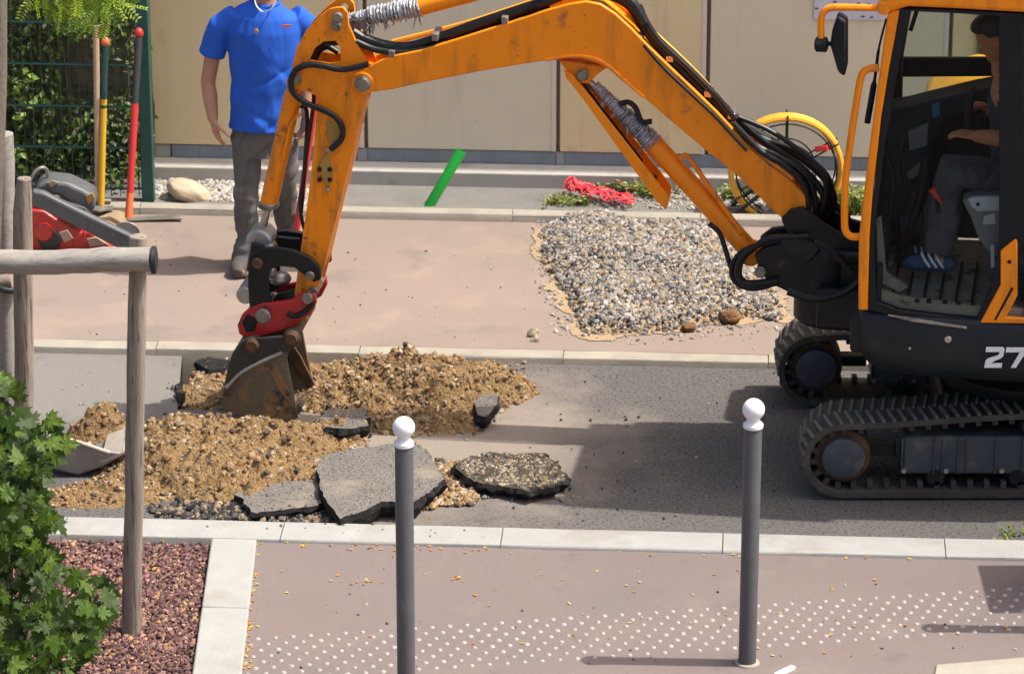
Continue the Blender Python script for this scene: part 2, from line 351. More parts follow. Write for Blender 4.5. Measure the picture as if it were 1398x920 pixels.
# near pavement (right of bed kerb), planting bed (left)
e0 = far_near(pk_r0, pk_r1, v_nk0); e1 = far_near(pk_r0, pk_r1, 2.0)
sheet('pavement_near', [e1, (UR, 2.0), (UR, v_nk0), e0], Z_NP, 'pink_paving')
g0 = far_near(pk_l0, pk_l1, v_nk0); g1 = far_near(pk_l0, pk_l1, 9.0)
sheet('planting_bed', [(UL, 9.0), g1, g0, (UL, v_nk0)], .012, 'soil_ground')
sheet('pavement_far', [(UL, v_fk1), (UR, v_fk1), (UR, v_bk0), (UL, v_bk0)], Z_FP, 'pink_paving_far')
sheet('wall_bed', [(UL, v_bk1), (UR, v_bk1), (UR, v_w1+2.5), (UL, v_w1+2.5)], Z_BED, 'bed_grit')

# ------------------------------------------------------------------ kerbs, stone by stone
def kerb(name, v0, v1, ztop, zbot, u_start, step, mat, n_l, n_r, rnd=.012, gap=.005, seed=0):
    rr = random.Random(seed)
    root = bpy.data.objects.new(name, None); COL.objects.link(root); ORG[root.name] = np.array(S(u_start, v0, 0)); root.location = tuple(ORG[root.name]); struct(root)
    prof = [(v0, zbot), (v0, ztop-rnd), (v0+rnd*.3, ztop-rnd*.3), (v0+rnd, ztop), (v1-rnd, ztop), (v1-rnd*.3, ztop-rnd*.3), (v1, ztop-rnd), (v1, zbot)]
    for i in range(-n_l, n_r):
        a = u_start+i*step+gap/2; b = a+step-gap; dz = rr.uniform(-.002, .002); dv = rr.uniform(-.003, .003)
        mb = MB(); k = 5
        us = np.linspace(a, b, k); ring = []
        for q in us:
            ring += [S(q, v+dv+rr.uniform(-.0012, .0012), z+dz+rr.uniform(-.0012, .0012)) for v, z in prof]
        n = len(prof); fs = []
        for q in range(k-1):
            for j in range(n): fs.append((q*n+j, q*n+(j+1) % n, (q+1)*n+(j+1) % n, (q+1)*n+j))
        fs += [tuple(range(n))[::-1], tuple((k-1)*n+j for j in range(n))]
        mb.add(ring, fs); mb.build('kerb_stone', mat, root, smooth=40)
    # mortar bed under the joints
    c = (v0+v1)/2; L_ = (n_l+n_r)*step; mb = MB()
    a = S(u_start-n_l*step, c, 0); b = S(u_start+n_r*step, c, 0)
    mb.box((a+b)/2+np.array([0, 0, (ztop-.012+zbot)/2]), (L_, (v1-v0)-.012, ztop-.012-zbot), [(CT, -ST, 0), (ST, CT, 0), (0, 0, 1)])
    mb.build('joint_mortar', 'concrete', root, smooth=0)
    return root
kerb('near_kerb', v_nk0, v_nk1, Z_NK, -.2, uv(P(987, 735, Z_NK))[0], .965, 'kerb_pale', 9, 6, seed=1)
kerb('far_kerb', v_fk0, v_fk1, Z_FP+.004, -.25, uv(P(1049, 490, .03))[0], 1.0, 'kerb_worn', 9, 5, seed=2)
kerb('edging_kerb', v_bk0, v_bk1, Z_BK, -.1, uv(P(700, 292, .07))[0], 1.0, 'kerb_worn', 9, 6, rnd=.03, seed=3)
# kerb closing the planting bed (runs towards the camera)
root = bpy.data.objects.new('bed_kerb', None); COL.objects.link(root); ORG[root.name] = np.array(P(320, 731, 0)); root.location = tuple(ORG[root.name]); struct(root)
jv = uv(P(300, 829, Z_NK))[1]; cuts = [v_nk0-.003, jv]
while cuts[-1] > 12.5: cuts.append(cuts[-1]-.96)
for a, b in zip(cuts[:-1], cuts[1:]):
    la, ra, lb, rb = [np.array(S(*far_near(*q), 0)) for q in ((pk_l0, pk_l1, a), (pk_r0, pk_r1, a), (pk_l0, pk_l1, b+.004), (pk_r0, pk_r1, b+.004))]
    mb = MB(); mb.prism([q+np.array([0, 0, Z_NK+.002]) for q in (la, ra, rb, lb)], (0, 0, -.25)); mb.build('kerb_stone', 'kerb_pale', root, bevel=.008)

# ------------------------------------------------------------------ tactile studs on the near pavement
mk('stud', lin(.36,.32,.29), lin(.27,.24,.215), scale=40, rough=.6)
a0 = P(352, 872, Z_NP); a1 = P(1398, 803, Z_NP); dirr = (a1-a0)/np.linalg.norm(a1-a0); nrm_ = np.array([dirr[1], -dirr[0], 0])
wid = np.linalg.norm((P(700, 905, Z_NP)-P(700, 850, Z_NP))); mb = MB()
dome = [(math.cos(2*math.pi*k/8), math.sin(2*math.pi*k/8)) for k in range(8)]
sp = np.linalg.norm(P(376, 868, Z_NP)-P(352, 869, Z_NP))
for r in range(9):
    for c in range(-2, 150):
        if sp*c > 5.5: break
        q = a0 + dirr*(c*sp + (sp/2 if r % 2 else 0)) + nrm_*(r*wid/7.0)
        if r*wid/7.0 > wid*1.02: continue
        s_ = random.uniform(.85, 1.12); h = .0055
        vs_ = [q+np.array([x*.0125*s_, y*.0125*s_, -.001]) for x, y in dome]+[q+np.array([x*.0095*s_, y*.0095*s_, h*.8]) for x, y in dome]+[q+np.array([0, 0, h])]
        mb.add(vs_, [(i, (i+1) % 8, 8+(i+1) % 8, 8+i) for i in range(8)]+[(8+i, 8+(i+1) % 8, 16) for i in range(8)])
st = mb.build('tactile_studs', 'stud', bpy.data.objects['pavement_near'], smooth=60); st['kind'] = 'stuff'
# pale crossing kerb at the lower right corner and a white painted tick
q0, q1, q2, q3 = P(1278, 909, Z_NP), P(1398, 899, Z_NP), P(1398, 990, Z_NP), P(1262, 990, Z_NP)
q1b, q2b = q1+(q1-q0)*2, q2+(q1-q0)*2
mb = MB(); mb.prism([p+np.array([0, 0, .010]) for p in (q0, q1b, q2b, q3)], (0, 0, -.1)); struct(mb.build('crossing_ramp', 'kerb_worn', bevel=.006))
mk('road_paint', lin(.8,.8,.78), lin(.68,.68,.66), scale=30, rough=.6)
mb = MB(); mb.prism([P(x, y, Z_NP+.012) for x, y in ((1057, 918), (1080, 907), (1086, 909), (1063, 921))], (0, 0, -.02)); struct(mb.build('painted_mark', 'road_paint'))

# ------------------------------------------------------------------ mulch in the planting bed
n = 24000; uu = RNG.uniform(uv(P(-80, 740))[0], bu0+.25, n); vv = RNG.uniform(14.4, v_nk0-.004, n)
ok = []
for i in range(n):
    lim = far_near(pk_l0, pk_l1, vv[i])[0]
    ok.append(uu[i] < lim-.008)
ok = np.array(ok); uu, vv = uu[ok], vv[ok]; n = len(uu)
pos = np.stack([uu*CT+vv*ST, -uu*ST+vv*CT, .018+RNG.uniform(0, .022, n)], 1)
mul = [lin(.15,.068,.062), lin(.19,.09,.08), lin(.10,.048,.045), lin(.23,.125,.105), lin(.06,.035,.034), lin(.30,.18,.14), lin(.16,.075,.078), lin(.36,.20,.08), lin(.18,.08,.07), lin(.13,.06,.055), lin(.085,.045,.042)]
o = stones('bark_mulch', pos, RNG.uniform(.005, .0125, n), pick(mul, n, None, .3), 'chip_attr', flat=.55, jit=.4)
tag(o, 'reddish brown bark mulch covering the planting bed', 'mulch', kind='stuff')

# ------------------------------------------------------------------ building
def wallbox(mb, u0, u1, v0, v1, z0, z1, mi=0):
    mb.prism([S(u0, v0, z0), S(u1, v0, z0), S(u1, v1, z0), S(u0, v1, z0)], (0, 0, z1-z0), mi)
bl = uv(Wl(208, 150, v_w1))[0]; br = 9.0
B = thing('building', S((bl+br)/2, v_w1, 0), 'beige panelled building wall on a concrete footing behind the excavator', 'building')
mb = MB(); wallbox(mb, bl, br, v_w0, v_w1+.35, -.1, Z_LEDGE); mb.build('footing', 'concrete', B, bevel=.008)
mb = MB(); wallbox(mb, bl, br, v_w1+.03, v_w1+.34, Z_LEDGE, 6.2); mb.build('wall_core', 'joint_dark', B)
def uw(x): return uv(Wl(x, 120, v_w1))[0]
edges = [uw(205), uw(499), uw(762), uw(966), uw(1295), uw(1500), uw(1790), uw(2080)]
for i, (a, b) in enumerate(zip(edges[:-1], edges[1:])):
    mb = MB(); wallbox(mb, a+.010, b-.010, v_w1-.012, v_w1+.03, Z_PAN, 3.1); o = mb.build('wall_panel', 'panel_yellow' if i % 2 == 0 else 'panel_grey', B, bevel=.006)
    mb = MB(); wallbox(mb, a+.010, b-.010, v_w1-.012, v_w1+.03, 3.12, 6.1); mb.build('wall_panel', 'panel_grey' if i % 2 == 0 else 'panel_yellow', B, bevel=.006)
    mb = MB(); wallbox(mb, b-.034, b-.0105, v_w1-.0145, v_w1-.011, Z_PAN+.002, 3.1); mb.build('panel_edge_strip', 'panel_edge', B)
# blue-grey vent panes under the panels, six to a panel
px = [232, 269, 315, 372, 430, 487, 500, 549, 601, 655, 709, 760, 771, 822, 872, 925, 975, 1025, 1075, 1125, 1176, 1230, 1285, 1340, 1398, 1450, 1500, 1560]
for a, b in zip(px[:-1], px[1:]):
    if b-a < 20:
        mb = MB(); wallbox(mb, uw(a)+.003, uw(b)-.003, v_w1-.009, v_w1+.03, Z_LEDGE+.002, Z_PAN-.006); mb.build('vent_mullion', 'vent_frame', B); continue
    mb = MB(); wallbox(mb, uw(a)+.0025, uw(b)-.0025, v_w1-.006, v_w1+.03, Z_LEDGE+.004, Z_PAN-.007); mb.build('vent_pane', 'vent_blue', B, bevel=.003)
mb = MB(); wallbox(mb, uw(232), uw(1560), v_w1-.0035, v_w1+.03, Z_LEDGE+.001, Z_PAN-.004); mb.build('vent_backing', 'vent_frame', B)
mb = MB(); wallbox(mb, bl, uw(230), v_w1-.001, v_w1+.03, Z_LEDGE+.001, Z_PAN-.004); mb.build('vent_end_block', 'concrete', B, bevel=.004)
# return wall and flat roof so that the block closes
mb = MB(); wallbox(mb, bl, bl+.3, v_w1+.36, v_w1+6, -.1, 6.2); wallbox(mb, br-.3, br, v_w1+.36, v_w1+6, -.1, 6.2); mb.build('side_wall', 'panel_grey', B)
mb = MB(); wallbox(mb, bl-.05, br+.05, v_w1-.06, v_w1+6, 6.2, 6.35); mb.build('roof', 'concrete', B)
# notice board on the wall
mk('notice_paper', lin(.60,.60,.66), lin(.52,.52,.60), scale=5, rough=.7)
mk('ink', lin(.05,.05,.07), rough=.7)
n0, n1 = uw(1108), uw(1204); zn0 = float(Wl(1150, 26, v_w1)[2])
nt = thing('notice', S((n0+n1)/2, v_w1-.02, zn0), 'pale notice sheet pinned on the wall left of the cab', 'notice')
mb = MB(); wallbox(mb, n0, n1, v_w1-.020, v_w1-.0125, zn0, zn0+.42); mb.build('sheet', 'notice_paper', nt, bevel=.002)
mb = MB()
for x, y in ((1115, 12), (1178, 23), (1190, 24), (1160, 6), (1140, 3), (1186, 6), (1172, 5)):
    c = Wl(x, y, v_w1-.0215); mb.box(c, (.018, .002, .007), [(CT, -ST, 0), (ST, CT, 0), (0, 0, 1)])
mb.build('print_marks', 'ink', nt, smooth=0)
# green painted sheet further along the wall (seen through the cab)
mk('green_paint', lin(.03,.30,.16), lin(.02,.22,.13), scale=9, rough=.5)
g0_, g1_ = uw(1331), uw(1420); zg = float(Wl(1350, 78, v_w1)[2])
mb = MB(); wallbox(mb, g0_, g1_, v_w1-.03, v_w1-.0125, zg, zg+.5); tag(mb.build('green_sheet', 'green_paint', bevel=.003), 'green sheet on the wall seen through the upper cab window', 'sheet')
# ------------------------------------------------------------------ fence, hedge
v_f = V(120, 272, Z_BED)
fu0 = uv(Wl(-120, 150, v_f))[0]; fu1 = uv(Wl(199, 150, v_f))[0]
FN = thing('mesh_fence', S(fu1, v_f, Z_BED), 'dark green welded mesh fence with a square post beside the wall', 'fence')
pw = .066
for uu_ in (fu1, fu0):
    mb = MB(); mb.box(S(uu_, v_f, Z_BED+.95), (pw, pw, 1.9), [(CT, -ST, 0), (ST, CT, 0), (0, 0, 1)]); po = mb.build('post', 'fence_green', FN, bevel=.006)
    mb = MB(); mb.box(S(uu_, v_f, Z_BED+1.91), (pw+.008, pw+.008, .02), [(CT, -ST, 0), (ST, CT, 0), (0, 0, 1)]); mb.build('cap', 'fence_green', po, bevel=.004)
zw = [float(Wl(100, y, v_f)[2]) for y in (256, 201, 145, 88, 31, -26, -80)]
for z in zw:
    for dv in (-.007, .007):
        mb = MB(); mb.tube([S(fu0+.03, v_f+dv, z), S(fu1-.03, v_f+dv, z)], .0042, 6); mb.build('horizontal_wire', 'fence_green', FN)
mb = MB(); k = int((fu1-fu0)/.05)
for i in range(1, k):
    q = fu0+(fu1-fu0)*i/k; mb.tube([S(q, v_f, Z_BED+.02), S(q, v_f, 1.85)], .0026, 5, caps=False)
mb.build('vertical_wires', 'fence_green', FN)['kind'] = 'stuff'

HG = thing('hedge', S((fu0+fu1)/2, v_f+.4, Z_BED), 'dark shaded hedge growing behind the green mesh fence', 'hedge')
mb = MB(); wallbox(mb, fu0-.6, fu1+.02, v_f+.62, v_f+.8, -.05, 2.6); bk = mb.build('earth_bank', 'backdrop_soil', HG)
def leafmesh(mb, c, L_, w, d, up, col):
    d = np.array(d, float); d /= np.linalg.norm(d)+1e-9; sd = np.cross(d, up); sd /= np.linalg.norm(sd)+1e-9; nn = np.cross(sd, d)
    mb.add([c, c+d*L_*.5+sd*w*.5+nn*w*.12, c+d*L_, c+d*L_*.5-sd*w*.5+nn*w*.12, c+d*L_*.5-nn*w*.05], [(0, 1, 4), (1, 2, 4), (2, 3, 4), (3, 0, 4)], 0, col)
mb = MB(); rg = np.random.default_rng(3)
hp_ = [lin(.075,.135,.014), lin(.095,.165,.018), lin(.055,.10,.012), lin(.12,.185,.022), lin(.13,.12,.05), lin(.15,.21,.03), lin(.17,.15,.10)]
for i in range(19000):
    u = rg.uniform(fu0-.3, fu1-.03); z = Z_BED + 2.3*rg.random()**1.1; v = v_f+.10+.5*rg.random()**.8
    if fbm(np.array([u*3.1+9]), np.array([z*3.1]), 5)[0] < .40 and z > .35: continue
    if v < v_f+.2 and fbm(np.array([u*5]), np.array([z*5]), 9)[0] < .5: continue
    d = rg.normal(size=3); d[2] -= .5; d[1] -= .5
    c = pick(hp_, 1, rg, .3)[0]; L_ = rg.uniform(.025, .055)
    leafmesh(mb, S(u, v, z), L_, L_*.55, d, (0, -.3, 1), (*c, 1))
mb.build('foliage', 'hedge_leaf', HG, smooth=0)['kind'] = 'stuff'
mb = MB()
for i in range(9):
    u = rg.uniform(fu0, fu1); b = S(u, v_f+.35+.2*rg.random(), Z_BED-.02); pts = [b+np.array([rg.normal()*.04*k, rg.normal()*.03, .4*k]) for k in range(6)]
    mb.tube(pts, [.008-.001*k for k in range(6)], 5)
mb.build('stems', 'bark', HG)
# bright weed spray poking through the mesh
mb = MB()
for (x, y) in ((38, 110), (45, 105), (10, 128), (30, 133), (36, 140), (18, 125), (28, 165), (25, 172), (20, 210), (40, 215), (28, 225), (15, 218)):
    for k in range(3):
        d = rg.normal(size=3); d[2] = abs(d[2])*.4-.2; c = Wl(x+rg.normal()*4, y+rg.normal()*4, v_f+.03)
        leafmesh(mb, c, .05, .035, d, (0, -.7, .7), (*pick([lin(.28,.40,.05), lin(.20,.33,.05)], 1, rg)[0], 1))
wd = mb.build('ivy_sprigs', 'leaf_attr', HG, smooth=0); wd['kind'] = 'stuff'

# ------------------------------------------------------------------ EXCAVATOR
OR1 = lin(.66,.155,.006)
mk('orange_paint', lin(.95,.275,.002), lin(.90,.255,.002), scale=3, rough=.45, coat=.06, spec=.35, rvar=.1, bump=.05, bscale=20, spots=[(lin(.62,.19,.012), 5, .52, .70, (3, 3, .6)), (lin(.42,.15,.03), 11, .62, .74), (lin(.10,.06,.03), 30, .68, .75), (lin(.55,.33,.15), 45, .70, .76, (1, 1, 3))])
mk('orange_arm', lin(.92,.262,.002), lin(.85,.24,.003), scale=4, rough=.5, coat=.04, spec=.35, rvar=.1, bump=.08, bscale=25, spots=[(lin(.52,.17,.02), 6, .50, .68, (3, 3, .6)), (lin(.28,.12,.03), 9, .58, .72), (lin(.06,.04,.022), 26, .62, .70), (lin(.40,.28,.16), 40, .66, .74, (1, 1, 3))])
mk('yellow_hood', lin(.80,.36,.015), lin(.74,.32,.015), scale=3, rough=.4, coat=.3)
mk('dark_body', lin(.010,.013,.018), lin(.015,.018,.023), scale=4, rough=.5, spec=.3, rvar=.1, spots=[(lin(.07,.062,.052), 7, .62, .80)])
mk('black_steel', lin(.008,.008,.009), lin(.014,.013,.013), scale=8, rough=.5, spec=.3, bump=.1, bscale=60, spots=[(lin(.06,.048,.034), 8, .64, .78)])
mk('black_matt', lin(.006,.0075,.010), lin(.010,.011,.014), scale=6, rough=.6, spec=.25)
mk('hose_black', lin(.006,.006,.007), lin(.012,.012,.012), scale=30, rough=.42, spec=.35)
mk('steel', lin(.50,.49,.47), lin(.38,.37,.35), scale=12, rough=.35, metal=.9)
mk('greasy_steel', lin(.30,.28,.25), lin(.16,.14,.11), scale=14, rough=.45, metal=.6, spots=[(lin(.10,.07,.04), 18, .58, .7)])
mk('foil', lin(.62,.62,.64), lin(.36,.36,.38), scale=24, rough=.38, metal=.35, bump=1, bscale=70, spots=[(lin(.03,.03,.03), 26, .58, .68), (lin(.62,.62,.64), 40, .62, .70)])
mk('red_paint', lin(.42,.012,.014), lin(.34,.012,.012), scale=8, rough=.42, coat=.2, spots=[(lin(.05,.03,.025), 12, .58, .68), (lin(.22,.13,.08), 22, .66, .76)])
mk('bucket_steel', lin(.10,.085,.065), lin(.16,.125,.085), scale=6, rough=.5, metal=.25, bump=.15, bscale=40, spots=[(lin(.23,.13,.05), 7, .48, .62), (lin(.03,.03,.03), 9, .56, .66), (lin(.33,.25,.16), 16, .62, .70)])
mk('bucket_black', lin(.022,.022,.023), lin(.045,.042,.038), scale=7, rough=.45, metal=.2, spots=[(lin(.13,.085,.04), 9, .6, .74)])
mk('wear_steel', lin(.46,.45,.43), lin(.33,.31,.28), scale=20, rough=.38, metal=.7)
mk('rust', lin(.13,.055,.02), lin(.05,.028,.015), scale=14, rough=.85)
mk('track_rubber', lin(.05,.045,.038), lin(.085,.076,.064), scale=9, rough=.9, spec=.2, bump=.4, bscale=80)
mk('lug_rubber', lin(.10,.092,.08), lin(.16,.145,.125), scale=12, rough=.85)
mk('track_frame_paint', lin(.028,.038,.050), lin(.05,.057,.066), scale=5, rough=.6, spots=[(lin(.13,.11,.09), 8, .54, .70), (lin(.25,.23,.2), 30, .70, .76)])
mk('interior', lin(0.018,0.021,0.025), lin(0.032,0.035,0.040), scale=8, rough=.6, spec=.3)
mk('dusty_floor', lin(.36,.305,.24), lin(.23,.20,.165), scale=8, rough=.9, bump=.3, bscale=60, spots=[(lin(.06,.055,.05), 11, .56, .68)])
mk('seat_fabric', lin(.09,.095,.105), lin(.11,.115,.12), scale=40, rough=.85)
mk('console_grey', lin(.20,.205,.21), lin(.17,.175,.18), scale=6, rough=.6)
mk('pale_plastic', lin(.50,.51,.55), rough=.5)
mk('red_plastic', lin(.62,.02,.02), rough=.35, coat=.3)
mk('blue_plastic', lin(.05,.12,.32), rough=.4)
mk('white_paint', lin(.80,.80,.80), rough=.5)
mk('yellow_mark', lin(.42,.25,.04), lin(.30,.17,.04), scale=30, rough=.6)
mglass('cab_glass', (.86, .90, .89, 1))
mglass('dark_mirror', (.3, .3, .3, 1))

X = thing('excavator', EG, 'orange tracked mini excavator digging with its arm lowered', 'excavator')
EN = -EL                                            # away from the camera
def side(pix, off, thick, mb=None, mi=0):           # outline seen on the side plane `off`, extruded away from the viewer
    mb = mb or MB(); o = [hw(x, y, off) for x, y in pix]; mb.prism(o, EN*thick, mi); return mb
def etube(pix, off, r, n=10, mb=None, sm=8, caps=True):
    mb = mb or MB(); offs = off if not np.isscalar(off) else [off]*len(pix)
    pts = [hw(x, y, o) for (x, y), o in zip(pix, offs)]; pts = spline(pts, sm) if sm > 1 and len(pix) > 2 else pts
    mb.tube(pts, r, n, caps=caps); return mb
def pin(name, x, y, o0, o1, r, mat, parent, head=0):
    s, z = hp(x, y, o0); mb = MB(); a = E(s, o0, z); Ln = abs(o0-o1)
    pr = [(0, r*.85), (r*.15, r), (Ln, r)]
    if head: pr = [(-.012, r*.55), (-.012, r*.95), (-.004, r*1.0), (0, r*1.25), (.006, r*1.25), (.006, r), (Ln, r)]
    mb.lathe(a, EN, pr, 18); return mb.build(name, mat, parent)

# ---- tracks (lie along the picture's horizontal, the house is turned on them)
TY = float(P(1102, 684)[1]); TH = .395; TRW = .30
def track(yfront, xleft, part_only=False):
    t = bpy.data.objects.new('crawler_track', None); COL.objects.link(t); t.parent = X
    o = np.array([xleft+1.0, yfront+TRW/2, 0]); ORG[t.name] = o; t.location = tuple(o-ORG[X.name]); t.empty_display_size = .1
    Lt = 2.05; r = .175; rs_ = .195; zt = 2*r+.02
    cx0, cz0 = xleft+r+.02, r+.02; cx1, cz1 = xleft+Lt-rs_, rs_+.055
    path = []
    for k in range(11): a = math.pi/2+math.pi*k/10; path.append((cx0+r*math.cos(a), cz0+r*math.sin(a)))
    path += [(cx0+.15, .02), (xleft+Lt*.5, .02), (xleft+Lt-.38, .02)]
    for k in range(11): a = -math.pi*.42+math.pi*.92*k/10; path.append((cx1+rs_*math.cos(a), cz1+rs_*math.sin(a)))
    path += [(xleft+Lt*.62, .425), (xleft+Lt*.45, .418), (cx0+.25, zt+.012), (cx0+.1, zt+.004)]
    pts = [np.array([x, 0, z]) for x, z in path]; cl = spline(pts+[pts[0]], 4)[:-1]; n = len(cl)
    inner = []; outw = []
    for i in range(n):
        tt = cl[(i+1) % n]-cl[i-1]; tt /= np.linalg.norm(tt); nn = np.array([-tt[2], 0, tt[0]])
        outw.append(-nn if ((cl[i]-np.array([xleft+Lt/2, 0, .2]))@nn) < 0 else nn)
    y0, y1 = yfront, yfront+TRW; mb = MB(); ring = []
    for i in range(n):
        c, w = cl[i], outw[i]; th = .024
        ring += [c+np.array([0, y0+.004, 0]), c+w*.004+np.array([0, y0, 0]), c-w*th+np.array([0, y0, 0]), c-w*th+np.array([0, y1, 0]), c+np.array([0, y1, 0]), c+w*.002+np.array([0, (y0+y1)/2, 0])]
    fs = []
    for i in range(n):
        j = (i+1) % n
        for k in range(6): fs.append((i*6+k, i*6+(k+1) % 6, j*6+(k+1) % 6, j*6+k))
    mb.add(ring, fs); mb.build('belt', 'track_rubber', t, smooth=50)
    # outside tread bars in staggered half-width rows, inside drive teeth
    d = np.concatenate([[0], np.cumsum([np.linalg.norm(cl[(i+1) % n]-cl[i]) for i in range(n)])]); tot = d[-1]
    def at(q):
        q %= tot; i = int(np.searchsorted(d, q, 'right')-1); i = min(i, n-1); f_ = (q-d[i])/(d[i+1]-d[i]+1e-9); return cl[i]*(1-f_)+cl[(i+1) % n]*f_, outw[i]*(1-f_)+outw[(i+1) % n]*f_
    N = 190; proto = None
    for i in range(N):
        c, w = at(tot*i/N); w = w/np.linalg.norm(w); tt = np.cross([0, 1., 0], w)
        if c[2] < .03 and 0.2 < (c[0]-xleft)/Lt < .85 and abs(w[2]+1) < .05: continue
        h = .5; yc = yfront+TRW*(.27 if i % 2 else .73)
        if proto is None:
            pb = MB(); 
            pb.add([(-.009, -.072, -.004), (.009, -.072, -.004), (.009, .072, -.004), (-.009, .072, -.004), (-.006, -.067, .011), (.006, -.067, .011), (.006, .067, .011), (-.006, .067, .011)],
                   [(0, 3, 2, 1), (4, 5, 6, 7), (0, 1, 5, 4), (1, 2, 6, 5), (2, 3, 7, 6), (3, 0, 4, 7)])
            ob = pb.build('tread_bar', 'lug_rubber', t, smooth=0, origin=(0, 0, 0)); proto = ob
        else:
            ob = bpy.data.objects.new('tread_bar', proto.data); COL.objects.link(ob); ob.parent = t
        p_ = c+np.array([0, yc, 0])
        M = Matrix(((tt[0], 0, w[0], 0), (tt[1], 1, w[1], 0), (tt[2], 0, w[2], 0), (0, 0, 0, 1)))
        ob.matrix_local = Matrix.Translation(Vector(p_-o)) @ M @ Matrix.Rotation(.16 if i % 2 else -.16, 4, 'Z')
    mb = MB()
    for i in range(60):
        c, w = at(tot*i/60); w = w/np.linalg.norm(w); tt = np.cross([0, 1., 0], w)
        mb.box(c-w*.042+np.array([0, yfront+.06, 0]), (.024, .05, .034), [tt, (0, 1, 0), w]); mb.box(c-w*.042+np.array([0, yfront+TRW-.06, 0]), (.024, .05, .034), [tt, (0, 1, 0), w])
    mb.build('drive_teeth', 'track_rubber', t, smooth=0)['kind'] = 'stuff'
    def wheel(nm, cx, cz, rad, mat, rim=None):
        mb = MB(); mb.lathe((cx, yfront+.035, cz), (0, 1, 0), [(0, rad*.35), (0, rad*.78), (.012, rad*.84), (.02, rad*.98), (.06, rad), (.18, rad), (.22, rad*.9), (.23, rad*.4)], 28); mb.build(nm, mat, t)
    wheel('idler_wheel', cx0, cz0+.004, .128, 'rust')
    mb = MB(); mb.lathe((cx0, yfront+.008, cz0+.004), (0, 1, 0), [(0, .02), (0, .085), (.006, .096), (.03, .1)], 28); mb.build('idler_hub', 'track_frame_paint', t)
    wheel('drive_sprocket', cx1, cz1, .155, 'track_frame_paint')
    for q in (.30, .48, .66): wheel('track_roller', xleft+Lt*q, .100, .05, 'black_steel')
    wheel('carrier_roller', xleft+Lt*.50, .345, .045, 'black_steel')
    mb = MB(); mb.box((xleft+Lt*.53, yfront+.15, .205), (1.25, .225, .185)); fr = mb.build('track_frame', 'track_frame_paint', t, bevel=.014)
    mb = MB()
    for q in (.05, .17, .20, .26, .29, .40, .5): mb = MB(); mb.box((xleft+.40+q*1.2, yfront+.036, .205), (.008, .012, .17)); mb.build('weld_rib', 'track_frame_paint', t, bevel=.002)
    for q in (.42, .61, .86):
        mb = MB(); mb.lathe((xleft+q+.05, yfront+.038, .135), (0, -1, 0), [(0, .014), (.012, .012), (.012, 0.004)], 8); mb.build('bolt', 'steel', t)
    mb = MB(); mb.box((xleft+.33, yfront+.15, .20), (.22, .08, .05)); mb.build('idler_yoke', 'black_steel', t, bevel=.006)
XL = float(Q(1089, 620, TY+.15)[0])
track(TY, XL); track(TY+1.10, XL-.045)
mb = MB(); mb.box((EG[0]+.02, TY+.70, .33), (.9, .86, .14)); mb.build('undercarriage', 'black_steel', X, bevel=.02)
mb = MB(); mb.lathe(E(0, 0, .38), (0, 0, 1), [(0, .40), (.04, .42), (.10, .42), (.13, .38)], 40); mb.build('slew_ring', 'black_steel', X)

# ---- house: dark skirt with rounded plan, made from a plan outline lofted down
def plan(sc_f, sc_l):
    fr = .745*sc_f; pts = []
    pts += [(fr, -.55*sc_l), (fr, .35*sc_l), (fr, .62*sc_l), (fr-.012, .70*sc_l), (fr-.06, .735*sc_l), (fr-.25, .75*sc_l), (0, .755*sc_l), (-.25, .74*sc_l)]
    for k in range(13): a = math.pi/2 + math.pi*k/12; pts.append((-.32+.62*math.cos(a)*sc_f, .735*math.sin(a)*sc_l))
    pts += [(0, -.73*sc_l), (fr-.2, -.73*sc_l)]; return pts
zs = [(.60, .78, .80), (.635, .90, .90), (.70, .975, .965), (.76, .995, .99), (.84, 1, 1), (.905, 1, 1), (.925, .99, .985), (.93, .97, .97)]
mb = MB(); n = len(plan(1, 1)); ring = []
def ztop(s, z): return z + (.012*(s-.0)/.75 if z > .8 else 0)
for z, a, b in zs: ring += [E(s, l, ztop(s, z)) for s, l in plan(a if z > .7 else a*1.0, b)]
fs = [(i*n+j, i*n+(j+1) % n, (i+1)*n+(j+1) % n, (i+1)*n+j) for i in range(len(zs)-1) for j in range(n)]
fs += [tuple(range(n))[::-1], tuple((len(zs)-1)*n+j for j in range(n))]
mb.add(ring, fs); SK = mb.build('house_skirt', 'dark_body', X, smooth=40)
# skirt lettering 27 and fastener, set into the skirt side
def letters(pix_polys, off, mat, name, parent, th=.004):
    mb = MB()
    for pl in pix_polys: side(pl, off, th, mb)
    return mb.build(name, mat, parent, smooth=0)
two = [[(1346.5,474.5),(1369,474.5),(1371.5,477),(1370.8,480.5),(1345.5,480.5)], [(1364.6,480),(1370.9,480),(1369.8,486),(1366,489.5),(1358,492.5),(1352,496.8),(1344.6,496.8),(1345.6,492),(1349,489.5),(1359,486.5),(1363.6,484.5)], [(1344.7,496.3),(1368.3,496.3),(1367.2,502),(1343.6,502)]]
sev = [[(1374,475),(1402,475),(1401,481),(1373,481)], [(1393,480),(1401.2,480),(1387,502),(1380,502)]]
offk = .757
for g in (two, sev): letters(g, offk+.003, 'white_paint', 'number_digit', SK, .008)
pin('skirt_bolt', 1294, 464, .762, .73, .016, 'steel', SK); pin('skirt_bolt', 1242, 476, .762, .73, .006, 'steel', SK)
mb = side([(1212, 431), (1320, 446), (1320, 449), (1245, 439)], .757, .02); mb.build('scuffed_edge', 'dusty_floor', SK)

